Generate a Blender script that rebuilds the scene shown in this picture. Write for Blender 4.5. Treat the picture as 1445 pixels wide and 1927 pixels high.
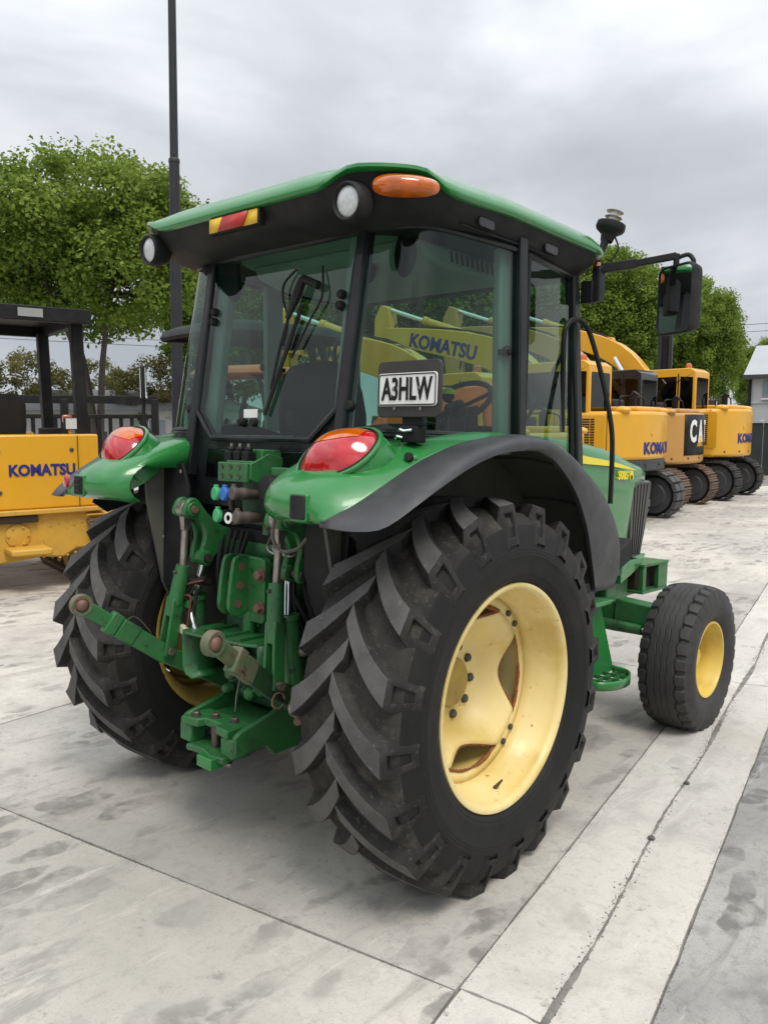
import bpy, bmesh, math, random
from mathutils import Vector as V, Matrix as MX
R = math.radians
PI = math.pi
rnd = random.Random(7)
for o in list(bpy.data.objects): bpy.data.objects.remove(o)
sc = bpy.context.scene
COL = sc.collection

# ---------------------------------------------------------------- camera
cam = bpy.data.cameras.new('camera'); camo = bpy.data.objects.new('camera', cam); COL.objects.link(camo)
camo.location = (2.5344, -2.3939, 1.6671)
camo.rotation_euler = (R(90 - 6.310), 0, R(41.353))
cam.sensor_fit = 'VERTICAL'; cam.sensor_height = 24.0; cam.lens = 24.0 * 1534.07 / 1927
cam.clip_start = .05; cam.clip_end = 2000
sc.camera = camo
# ---------------------------------------------------------------- light
SUN_EL, SUN_AZ = 60, 112            # azimuth clockwise from +Y
w = bpy.data.worlds.new('World'); sc.world = w; w.use_nodes = True
nt = w.node_tree; nt.nodes.clear()
def wn(t, **k):
    n = nt.nodes.new(t)
    for a, b in k.items(): setattr(n, a, b)
    return n
out = wn('ShaderNodeOutputWorld'); bg = wn('ShaderNodeBackground'); bg.inputs[1].default_value = 1.0
sky = wn('ShaderNodeTexSky', sky_type='NISHITA', sun_disc=False, sun_elevation=R(SUN_EL), sun_rotation=R(SUN_AZ))
skm = wn('ShaderNodeMix', data_type='RGBA', blend_type='MULTIPLY'); skm.inputs[0].default_value = 1
skm.inputs[7].default_value = (.10, .10, .10, 1)
nt.links.new(sky.outputs[0], skm.inputs[6])
tc = wn('ShaderNodeTexCoord'); mp = wn('ShaderNodeMapping'); mp.inputs['Scale'].default_value = (1.0, 1.0, 2.6)
mp.inputs['Rotation'].default_value = (0, 0, R(35)); mp.inputs['Location'].default_value = (.35, .1, .2)
nt.links.new(tc.outputs['Generated'], mp.inputs[0])
n1 = wn('ShaderNodeTexNoise'); n1.inputs['Scale'].default_value = 1.7; n1.inputs['Detail'].default_value = 6; n1.inputs['Roughness'].default_value = .5
n1.inputs['Distortion'].default_value = .25
nt.links.new(mp.outputs[0], n1.inputs[0])
cr = wn('ShaderNodeValToRGB'); e = cr.color_ramp.elements
e[0].position = .33; e[0].color = (.305, .330, .368, 1)
e[1].position = .72; e[1].color = (.75, .762, .776, 1)
x = e.new(.50); x.color = (.445, .464, .494, 1)
nt.links.new(n1.outputs[0], cr.inputs[0])
# overcast sky: the zenith is brighter than the horizon
sx = wn('ShaderNodeSeparateXYZ'); nt.links.new(tc.outputs['Generated'], sx.inputs[0])
mr = wn('ShaderNodeMapRange'); mr.inputs[1].default_value = .27; mr.inputs[2].default_value = 1; mr.inputs[3].default_value = 1.0; mr.inputs[4].default_value = 2.7
nt.links.new(sx.outputs[2], mr.inputs[0])
zm = wn('ShaderNodeVectorMath', operation='SCALE'); nt.links.new(cr.outputs[0], zm.inputs[0]); nt.links.new(mr.outputs[0], zm.inputs['Scale'])
mx = wn('ShaderNodeMix', data_type='RGBA'); mx.inputs[0].default_value = .96
nt.links.new(skm.outputs[2], mx.inputs[6]); nt.links.new(zm.outputs[0], mx.inputs[7])
nt.links.new(mx.outputs[2], bg.inputs[0]); nt.links.new(bg.outputs[0], out.inputs[0])
sl = bpy.data.lights.new('sun', 'SUN'); sl.energy = 1.5; sl.angle = R(24); sl.color = (1, .94, .85)
so = bpy.data.objects.new('sun', sl); COL.objects.link(so)
sd = V((math.sin(R(SUN_AZ)) * math.cos(R(SUN_EL)), math.cos(R(SUN_AZ)) * math.cos(R(SUN_EL)), math.sin(R(SUN_EL))))
so.rotation_euler = sd.to_track_quat('Z', 'Y').to_euler()
sc.view_settings.view_transform = 'Standard'; sc.view_settings.look = 'None'; sc.view_settings.gamma = 1
sc.view_settings.exposure = .46
sc.render.engine = 'CYCLES'; sc.cycles.use_denoising = True; sc.cycles.max_bounces = 10; sc.cycles.transparent_max_bounces = 16
sc.cycles.glossy_bounces = 4; sc.cycles.diffuse_bounces = 3; sc.cycles.caustics_reflective = False; sc.cycles.caustics_refractive = False

# ---------------------------------------------------------------- helpers
def tag(o, label=None, cat=None, group=None, kind=None):
    if label: o['label'] = label
    if cat: o['category'] = cat
    if group: o['group'] = group
    if kind: o['kind'] = kind
    return o
def empty(name, loc=(0, 0, 0), rot=(0, 0, 0), label=None, cat=None, group=None, scale=1):
    o = bpy.data.objects.new(name, None); COL.objects.link(o); o.location = loc; o.rotation_euler = rot
    o.scale = (scale,) * 3; o.empty_display_size = .2
    return tag(o, label, cat, group)
def copy_tree(o, parent=None):
    c = o.copy(); COL.objects.link(c)
    if parent: c.parent = parent
    for ch in list(o.children): copy_tree(ch, c)
    return c
def frame(d, up=V((0, 0, 1))):
    d = V(d).normalized()
    if abs(d.dot(up)) > .98: up = V((0, 1, 0))
    a = up.cross(d).normalized(); b = d.cross(a)
    return a, b, d
class MB:
    def __init__(s): s.v = []; s.f = []; s.m = []; s.cm = 0
    def slot(s, i): s.cm = i; return s
    def add(s, vs, fs):
        o = len(s.v); s.v += [tuple(p) for p in vs]; s.f += [tuple(i + o for i in f) for f in fs]; s.m += [s.cm] * len(fs); return s
    def box(s, c, size, rot=None):
        h = [q / 2 for q in size]; M = rot if rot is not None else MX.Identity(3)
        vs = [M @ V((sx * h[0], sy * h[1], sz * h[2])) + V(c) for sx in (-1, 1) for sy in (-1, 1) for sz in (-1, 1)]
        return s.add(vs, [(0, 1, 3, 2), (4, 6, 7, 5), (0, 4, 5, 1), (2, 3, 7, 6), (0, 2, 6, 4), (1, 5, 7, 3)])
    def bar(s, p0, p1, wdt, hgt, up=(0, 0, 1), w1=None, h1=None):
        p0, p1 = V(p0), V(p1); a, b, d = frame(p1 - p0, V(up)); w1 = w1 or wdt; h1 = h1 or hgt
        vs = [p0 + a * i * wdt / 2 + b * j * hgt / 2 for i, j in ((-1, -1), (1, -1), (1, 1), (-1, 1))]
        vs += [p1 + a * i * w1 / 2 + b * j * h1 / 2 for i, j in ((-1, -1), (1, -1), (1, 1), (-1, 1))]
        return s.add(vs, [(3, 2, 1, 0), (4, 5, 6, 7), (0, 1, 5, 4), (1, 2, 6, 5), (2, 3, 7, 6), (3, 0, 4, 7)])
    def prism(s, poly, axis, a, b):
        n = len(poly)
        def P(q, t): return {'x': (t, q[0], q[1]), 'y': (q[0], t, q[1]), 'z': (q[0], q[1], t)}[axis]
        vs = [P(q, a) for q in poly] + [P(q, b) for q in poly]
        return s.add(vs, [tuple(range(n))[::-1], tuple(range(n, 2 * n))] + [(i, (i + 1) % n, n + (i + 1) % n, n + i) for i in range(n)])
    def tube(s, pts, r, n=10, closed=False, caps=True):
        pts = [V(p) for p in pts]; m = len(pts); rr = r if isinstance(r, (list, tuple)) else [r] * m
        vs = []; fs = []; a = None
        for i, p in enumerate(pts):
            if closed: d = pts[(i + 1) % m] - pts[i - 1]
            else: d = pts[min(i + 1, m - 1)] - pts[max(i - 1, 0)]
            d = d.normalized()
            if a is None: a, b, _ = frame(d)
            else:
                a = (a - d * a.dot(d)); a = a.normalized() if a.length > 1e-6 else frame(d)[0]
                b = d.cross(a)
            vs += [p + (a * math.cos(2 * PI * k / n) + b * math.sin(2 * PI * k / n)) * rr[i] for k in range(n)]
        for i in range(m if closed else m - 1):
            j = (i + 1) % m
            fs += [(i * n + k, i * n + (k + 1) % n, j * n + (k + 1) % n, j * n + k) for k in range(n)]
        if caps and not closed: fs += [tuple(range(n))[::-1], tuple((m - 1) * n + k for k in range(n))]
        return s.add(vs, fs)
    def cyl(s, p0, p1, r0, r1=None, n=16): return s.tube([p0, p1], [r0, r0 if r1 is None else r1], n)
    def lathe(s, prof, c=(0, 0, 0), ax=(1, 0, 0), n=48, closed=False, caps=False):
        a, b, d = frame(ax); c = V(c); m = len(prof); vs = []; fs = []
        for q, r in prof: vs += [c + d * q + (a * math.cos(2 * PI * k / n) + b * math.sin(2 * PI * k / n)) * r for k in range(n)]
        for i in range(m if closed else m - 1):
            j = (i + 1) % m
            fs += [(i * n + k, i * n + (k + 1) % n, j * n + (k + 1) % n, j * n + k) for k in range(n)]
        if caps: fs += [tuple(range(n))[::-1], tuple((m - 1) * n + k for k in range(n))]
        return s.add(vs, fs)
    def ell(s, c, rad, rot=None, nu=20, nv=12, z0=-1.0):
        M = rot if rot is not None else MX.Identity(3); c = V(c); vs = []; fs = []
        ph0 = math.asin(max(-1, z0))
        for i in range(nv + 1):
            ph = ph0 + (PI / 2 - ph0) * i / nv
            vs += [c + M @ V((rad[0] * math.cos(ph) * math.cos(2 * PI * k / nu), rad[1] * math.cos(ph) * math.sin(2 * PI * k / nu), rad[2] * math.sin(ph))) for k in range(nu)]
        for i in range(nv): fs += [(i * nu + k, i * nu + (k + 1) % nu, (i + 1) * nu + (k + 1) % nu, (i + 1) * nu + k) for k in range(nu)]
        fs += [tuple(range(nu))[::-1]]
        return s.add(vs, fs)
    def grid(s, rows, cu=False, cv=False):
        m = len(rows); n = len(rows[0]); vs = [p for r in rows for p in r]; fs = []
        for i in range(m if cu else m - 1):
            for k in range(n if cv else n - 1):
                fs.append((i * n + k, i * n + (k + 1) % n, ((i + 1) % m) * n + (k + 1) % n, ((i + 1) % m) * n + k))
        return s.add(vs, fs)
    def hexa(s, p, d, r, h, washer=True):
        p = V(p); d = V(d).normalized()
        if washer: s.cyl(p, p + d * h * .25, r * 1.35, n=16)
        return s.tube([p, p + d * h * .8, p + d * h], [r, r, r * .8], 6)
    def xf(s, M, i0=0):
        for i in range(i0, len(s.v)): s.v[i] = tuple(M @ V(s.v[i]))
        return s
    def mirror(s):
        s.v = [(-p[0], p[1], p[2]) for p in s.v]; s.f = [tuple(reversed(f)) for f in s.f]; return s
    def mesh(s, name, smooth=35, recalc=True, weld=True):
        me = bpy.data.meshes.new(name); me.from_pydata(s.v, [], s.f); me.polygons.foreach_set('material_index', s.m)
        if recalc or weld:
            bm = bmesh.new(); bm.from_mesh(me)
            if weld: bmesh.ops.remove_doubles(bm, verts=bm.verts, dist=1e-5)
            if recalc: bmesh.ops.recalc_face_normals(bm, faces=bm.faces)
            bm.to_mesh(me); bm.free()
        me.polygons.foreach_set('use_smooth', [True] * len(me.polygons))
        me.set_sharp_from_angle(angle=R(smooth))
        me.update(); return me
    def build(s, name, mat, parent=None, bevel=0, smooth=35, solid=0, off=1, recalc=True, seg=2, subsurf=0, matoff=0):
        me = s.mesh(name, smooth, recalc)
        for q in (mat if isinstance(mat, (list, tuple)) else [mat]): me.materials.append(q)
        o = bpy.data.objects.new(name, me); COL.objects.link(o)
        if parent: o.parent = parent
        if subsurf:
            q = o.modifiers.new('sub', 'SUBSURF'); q.levels = q.render_levels = subsurf
        if solid:
            q = o.modifiers.new('sol', 'SOLIDIFY'); q.thickness = solid; q.offset = off; q.material_offset = matoff; q.use_even_offset = False
        if bevel:
            q = o.modifiers.new('bev', 'BEVEL'); q.width = bevel; q.segments = seg; q.limit_method = 'ANGLE'; q.angle_limit = R(35)
            q.harden_normals = False
        return o
def catmull(pts, per=6, closed=False):
    pts = [V(p) for p in pts]; n = len(pts); res = []
    for i in range(n if closed else n - 1):
        if closed: p0, p1, p2, p3 = pts[i - 1], pts[i], pts[(i + 1) % n], pts[(i + 2) % n]
        else: p0, p1, p2, p3 = pts[max(i - 1, 0)], pts[i], pts[i + 1], pts[min(i + 2, n - 1)]
        for k in range(per):
            t = k / per
            res.append(.5 * ((2 * p1) + (p2 - p0) * t + (2 * p0 - 5 * p1 + 4 * p2 - p3) * t * t + (3 * p1 - p0 - 3 * p2 + p3) * t ** 3))
    if not closed: res.append(pts[-1])
    return res
def resample(pts, n, closed=False):
    pts = [V(p) for p in pts]
    if closed: pts = pts + [pts[0]]
    L = [0]
    for a, b in zip(pts, pts[1:]): L.append(L[-1] + (b - a).length)
    res = []; j = 0
    for i in range(n):
        t = L[-1] * i / (n if closed else n - 1)
        while j < len(L) - 2 and L[j + 1] < t: j += 1
        u = (t - L[j]) / max(1e-9, L[j + 1] - L[j]); res.append(pts[j].lerp(pts[j + 1], min(1, u)))
    return res
def rotx(a): return MX.Rotation(a, 3, 'X')
def roty(a): return MX.Rotation(a, 3, 'Y')
def rotz(a): return MX.Rotation(a, 3, 'Z')
def rrect(w_, h_, r, n=5, cx=0, cy=0):
    p = []
    for (sx_, sy_, a0) in ((1, 1, 0), (-1, 1, 90), (-1, -1, 180), (1, -1, 270)):
        for k in range(n + 1):
            a = R(a0 + 90 * k / n); p.append((cx + sx_ * (w_ / 2 - r) + r * math.cos(a), cy + sy_ * (h_ / 2 - r) + r * math.sin(a)))
    return p
def lettering(txt, size, mat, parent, origin, xdir, ydir, ext=.002, weight=0.0, xs=1.0, align='CENTER', name='lettering', shear=0, space=1.0):
    """flat printed or raised letters; xdir is the reading direction, ydir the up direction"""
    cu = bpy.data.curves.new('t', 'FONT'); cu.body = txt; cu.size = size; cu.extrude = ext; cu.offset = weight; cu.align_x = align; cu.align_y = 'CENTER'
    cu.resolution_u = 3; cu.shear = shear; cu.space_character = space
    t = bpy.data.objects.new('t', cu); COL.objects.link(t)
    dg = bpy.context.evaluated_depsgraph_get(); me = bpy.data.meshes.new_from_object(t.evaluated_get(dg))
    bpy.data.objects.remove(t); bpy.data.curves.remove(cu)
    X = V(xdir).normalized(); Y = V(ydir).normalized(); Z = X.cross(Y)
    M = MX(((X.x * xs, Y.x, Z.x, origin[0]), (X.y * xs, Y.y, Z.y, origin[1]), (X.z * xs, Y.z, Z.z, origin[2]), (0, 0, 0, 1)))
    me.transform(M); me.name = name; me.materials.clear(); me.materials.append(mat)
    o = bpy.data.objects.new(name, me); COL.objects.link(o)
    if parent: o.parent = parent
    return o

# ---------------------------------------------------------------- materials
MAT = {}
def mat(name, col, rough=.5, metal=0, coat=0, var=None, spots=None, bump=None, rvar=0, spec=.5, emit=None, alpha=None, coords='Object'):
    """col linear base; var=(scale, col2, amount); spots=(scale, col, lo, hi) ; bump=(scale, strength)"""
    m = bpy.data.materials.new(name); m.use_nodes = True; t = m.node_tree; b = t.nodes['Principled BSDF']
    def nd(k, **kw):
        n = t.nodes.new(k)
        for a, q in kw.items(): setattr(n, a, q)
        return n
    b.inputs['Roughness'].default_value = rough; b.inputs['Metallic'].default_value = metal
    b.inputs['Coat Weight'].default_value = coat; b.inputs['Coat Roughness'].default_value = .06
    b.inputs['Specular IOR Level'].default_value = spec
    c = nd('ShaderNodeTexCoord'); src = c.outputs[coords]
    rgb = nd('ShaderNodeRGB'); rgb.outputs[0].default_value = (*col, 1); cur = rgb.outputs[0]
    def noise(scale, detail=5, rg=.6):
        n = nd('ShaderNodeTexNoise'); n.inputs['Scale'].default_value = scale; n.inputs['Detail'].default_value = detail; n.inputs['Roughness'].default_value = rg
        t.links.new(src, n.inputs[0]); return n.outputs[0]
    def mix(f, a, q):
        x = nd('ShaderNodeMix', data_type='RGBA'); t.links.new(f, x.inputs[0]); t.links.new(a, x.inputs[6]); x.inputs[7].default_value = (*q, 1); return x.outputs[2]
    def rng(s_, lo, hi, a=0, q=1):
        x = nd('ShaderNodeMapRange'); t.links.new(s_, x.inputs[0]); x.inputs[1].default_value = lo; x.inputs[2].default_value = hi; x.inputs[3].default_value = a; x.inputs[4].default_value = q; return x.outputs[0]
    if var: cur = mix(rng(noise(var[0]), .35, .68, 0, var[2]), cur, var[1])
    for sp in (spots or []): cur = mix(rng(noise(sp[0], 6, .65), sp[2], sp[3]), cur, sp[1])
    t.links.new(cur, b.inputs['Base Color'])
    if rvar: t.links.new(rng(noise((var or (9,))[0] * 2.3), .3, .7, max(0, rough - rvar), min(1, rough + rvar)), b.inputs['Roughness'])
    if bump:
        bp = nd('ShaderNodeBump'); bp.inputs['Strength'].default_value = bump[1]; bp.inputs['Distance'].default_value = bump[2] if len(bump) > 2 else .004
        t.links.new(noise(bump[0], 4), bp.inputs['Height']); t.links.new(bp.outputs[0], b.inputs['Normal'])
    if emit: b.inputs['Emission Color'].default_value = (*emit[0], 1); b.inputs['Emission Strength'].default_value = emit[1]
    MAT[name] = m; return m
def glass(name, tint, refl=1.0, rough=0.0, dirt=.06):
    m = bpy.data.materials.new(name); m.use_nodes = True; t = m.node_tree; t.nodes.clear()
    o = t.nodes.new('ShaderNodeOutputMaterial'); tr = t.nodes.new('ShaderNodeBsdfTransparent'); tr.inputs[0].default_value = (*tint, 1)
    gl = t.nodes.new('ShaderNodeBsdfGlossy'); gl.inputs['Roughness'].default_value = rough; gl.inputs[0].default_value = (refl, refl, refl, 1)
    fr = t.nodes.new('ShaderNodeFresnel'); ge = t.nodes.new('ShaderNodeNewGeometry'); io = t.nodes.new('ShaderNodeMapRange'); io.inputs[3].default_value = 1.42; io.inputs[4].default_value = 1 / 1.42
    t.links.new(ge.outputs['Backfacing'], io.inputs[0]); t.links.new(io.outputs[0], fr.inputs[0])
    mx_ = t.nodes.new('ShaderNodeMixShader'); t.links.new(fr.outputs[0], mx_.inputs[0]); t.links.new(tr.outputs[0], mx_.inputs[1]); t.links.new(gl.outputs[0], mx_.inputs[2])
    df = t.nodes.new('ShaderNodeBsdfDiffuse'); df.inputs[0].default_value = (.35, .34, .3, 1)
    c = t.nodes.new('ShaderNodeTexCoord'); n = t.nodes.new('ShaderNodeTexNoise'); n.inputs['Scale'].default_value = 3.5; n.inputs['Detail'].default_value = 8; n.inputs['Roughness'].default_value = .7
    t.links.new(c.outputs['Object'], n.inputs[0])
    r_ = t.nodes.new('ShaderNodeMapRange'); r_.inputs[1].default_value = .45; r_.inputs[2].default_value = .8; r_.inputs[4].default_value = dirt; t.links.new(n.outputs[0], r_.inputs[0])
    m2 = t.nodes.new('ShaderNodeMixShader'); t.links.new(r_.outputs[0], m2.inputs[0]); t.links.new(mx_.outputs[0], m2.inputs[1]); t.links.new(df.outputs[0], m2.inputs[2])
    t.links.new(m2.outputs[0], o.inputs[0]); MAT[name] = m; return m
mat('green', (.016, .185, .034), .32, 0, .5, var=(5, (.022, .205, .044), .7), spots=[(2.5, (.035, .150, .065), .54, .80), (40, (.10, .16, .11), .70, .82)], bump=(60, .05, .001), rvar=.08)
mat('green_old', (.018, .155, .036), .48, 0, .1, var=(11, (.030, .105, .036), .85), spots=[(9, (.085, .125, .075), .58, .85), (5, (.022, .040, .020), .55, .72), (23, (.026, .024, .017), .59, .70), (90, (.11, .06, .035), .68, .76)], bump=(90, .25, .002), rvar=.12)
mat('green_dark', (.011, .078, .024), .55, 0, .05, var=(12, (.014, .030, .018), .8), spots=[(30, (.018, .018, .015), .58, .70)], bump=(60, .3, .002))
mat('green_rust', (.035, .120, .045), .65, 0, 0, var=(11, (.20, .13, .095), .85), spots=[(26, (.13, .052, .03), .56, .66)], bump=(70, .4, .002))
mat('rust_ball', (.17, .085, .062), .62, .3, 0, var=(40, (.24, .15, .11), .6), bump=(90, .3, .002))
mat('cream', (.82, .665, .305), .42, 0, .15, var=(3.2, (.72, .55, .21), .8), spots=[(6, (.60, .43, .10), .60, .80), (2.5, (.56, .40, .12), .58, .75), (24, (.24, .085, .02), .645, .69), (1.6, (.62, .46, .13), .50, .70)], bump=(50, .06, .001), rvar=.1)
mat('rust_edge', (.27, .085, .02), .8, 0, 0, var=(60, (.12, .04, .015), .8), bump=(120, .5, .002))
mat('wheel_yellow', (.74, .535, .105), .45, 0, .1, var=(4, (.64, .46, .10), .8), spots=[(7, (.48, .34, .09), .58, .8), (45, (.16, .06, .02), .69, .74)])
mat('wheel_yellow_dim', (.42, .30, .06), .6, 0, 0, var=(7, (.25, .17, .05), .8), spots=[(20, (.10, .06, .03), .6, .75)])  # left rear wheel's shade put into the yellow; also the worn hub cap
mat('tyre', (.0105, .0102, .0100), .7, 0, 0, var=(2.6, (.038, .036, .033), .75), spots=[(7, (.060, .055, .048), .50, .78), (55, (.105, .096, .082), .56, .80)], bump=(110, .35, .002), rvar=.1, spec=.3)
mat('tyre_worn', (.060, .059, .058), .78, 0, 0, var=(9, (.115, .11, .104), .9), spots=[(60, (.19, .18, .17), .60, .76)], bump=(150, .5, .002))
mat('tyre_side', (.0105, .0106, .0106), .66, 0, 0, var=(3, (.019, .0185, .018), .6), spots=[(80, (.045, .042, .037), .64, .8), (3.5, (.030, .028, .025), .55, .8)], bump=(180, .2, .001), rvar=.08, spec=.28)
mat('flare', (.032, .033, .036), .52, 0, 0, var=(6, (.062, .064, .066), .8), spots=[(14, (.16, .15, .14), .70, .84)], bump=(260, .22, .001), rvar=.1)
mat('liner', (.075, .080, .066), .8, 0, 0, var=(5, (.12, .115, .095), .9), bump=(40, .3, .003))
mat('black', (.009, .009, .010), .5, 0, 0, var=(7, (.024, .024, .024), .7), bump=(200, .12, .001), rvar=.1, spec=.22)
mat('black_trim', (.012, .012, .013), .6, 0, 0, var=(9, (.034, .033, .032), .7), spots=[(60, (.09, .085, .08), .72, .80)], bump=(240, .2, .001), spec=.22)
mat('black_gloss', (.012, .012, .013), .22, 0, .2, var=(8, (.02, .02, .02), .5))
mat('rubber', (.012, .012, .012), .7, 0, 0, var=(30, (.03, .03, .028), .7), spec=.22)
mat('frame_black', (.009, .011, .012), .36, 0, .2, var=(6, (.024, .026, .027), .6), rvar=.1, spec=.22)
mat('steel', (.36, .34, .31), .38, .85, 0, var=(22, (.22, .18, .14), .7), rvar=.12)
mat('chrome', (.82, .83, .84), .10, 1)
mat('bolt', (.14, .125, .11), .5, .7, 0, var=(60, (.10, .06, .04), .7))
mat('bolt_grey', (.085, .088, .092), .55, .35, 0, var=(50, (.05, .05, .05), .6))
mat('interior_grey', (.30, .31, .30), .75, 0, 0, var=(6, (.25, .26, .25), .6), bump=(150, .2, .001))
mat('interior_dark', (.014, .015, .016), .8, 0, 0, var=(9, (.024, .024, .024), .6), spec=.25)
mat('headliner', (.33, .33, .31), .85, 0, 0, var=(9, (.28, .28, .26), .5))
mat('lens_clear', (.62, .64, .64), .18, 0, .8, var=(80, (.42, .44, .45), .8), bump=(160, .4, .002))
mat('white', (.78, .78, .76), .5, 0, 0, var=(20, (.70, .70, .68), .5))
mat('plate_white', (.80, .80, .79), .42, 0, .3, var=(30, (.72, .72, .71), .5))
mat('plate_black', (.012, .012, .012), .5, 0, .1, spec=.22)
mat('refl_yellow', (.72, .44, .02), .45, 0, .1, bump=(400, .2, .001))
mat('refl_red', (.42, .018, .018), .45, 0, .1, bump=(400, .2, .001))
mat('decal_yellow', (.86, .72, .04), .4, 0, .2)
mat('cap_green', (.05, .36, .14), .5); mat('cap_blue', (.025, .13, .46), .45)
mat('cap_brown', (.085, .070, .058), .6, .2, 0, var=(30, (.13, .11, .09), .6))
mat('plug', (.62, .58, .42), .5); mat('wire_red', (.20, .05, .035), .5)
mat('mirror', (.82, .84, .85), .03, 1)
mat('kom_yellow', (.72, .365, .016), .38, 0, .3, var=(2, (.62, .33, .02), .6), spots=[(6, (.45, .27, .05), .66, .85)], rvar=.1)
mat('kom_yellow_dull', (.62, .36, .04), .6, 0, 0, var=(5, (.50, .30, .06), .8), spots=[(14, (.24, .15, .06), .60, .78)], bump=(40, .2, .003))
mat('cat_tan', (.50, .255, .055), .42, 0, .2, var=(2, (.46, .235, .055), .6))
mat('orange', (.70, .125, .022), .4, 0, .3, var=(3, (.60, .11, .02), .6))
mat('navy', (.018, .022, .17), .5); mat('navy_white', (.75, .75, .75), .5)
mat('yan_green', (.008, .025, .018), .5)
mat('dark_grey', (.055, .057, .060), .5, 0, 0, var=(4, (.075, .077, .08), .6), spec=.22)
mat('track_steel', (.045, .043, .042), .6, .3, 0, var=(9, (.080, .072, .065), .8), bump=(60, .3, .003))
mat('track_rust', (.15, .095, .062), .7, .1, 0, var=(12, (.22, .15, .10), .8), bump=(60, .4, .003))
mat('track_rubber', (.060, .061, .062), .7, 0, 0, var=(14, (.10, .10, .098), .8), bump=(60, .4, .003))
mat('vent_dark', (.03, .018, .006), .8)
glass('glass_tint', (.47, .68, .60), 1.0, .0, .022)
glass('glass_dark', (.20, .25, .24), 1.0, .0, .03)
glass('glass_edge', (.16, .42, .32), 1.0, .02, .02)
def lens(name, col, em=0):
    m = mat(name, col, .08, 0, .9, var=(16, tuple(c * .45 for c in col), .75), bump=(170, .22, .001)); b = m.node_tree.nodes['Principled BSDF']
    b.inputs['Subsurface Weight'].default_value = .25; b.inputs['Subsurface Radius'].default_value = (.02, .01, .01); b.inputs['Subsurface Scale'].default_value = .5
    return m
lens('lens_red', (.56, .010, .016)); lens('lens_amber', (.66, .135, .004)); lens('lens_amber_dark', (.55, .14, .01))
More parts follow.
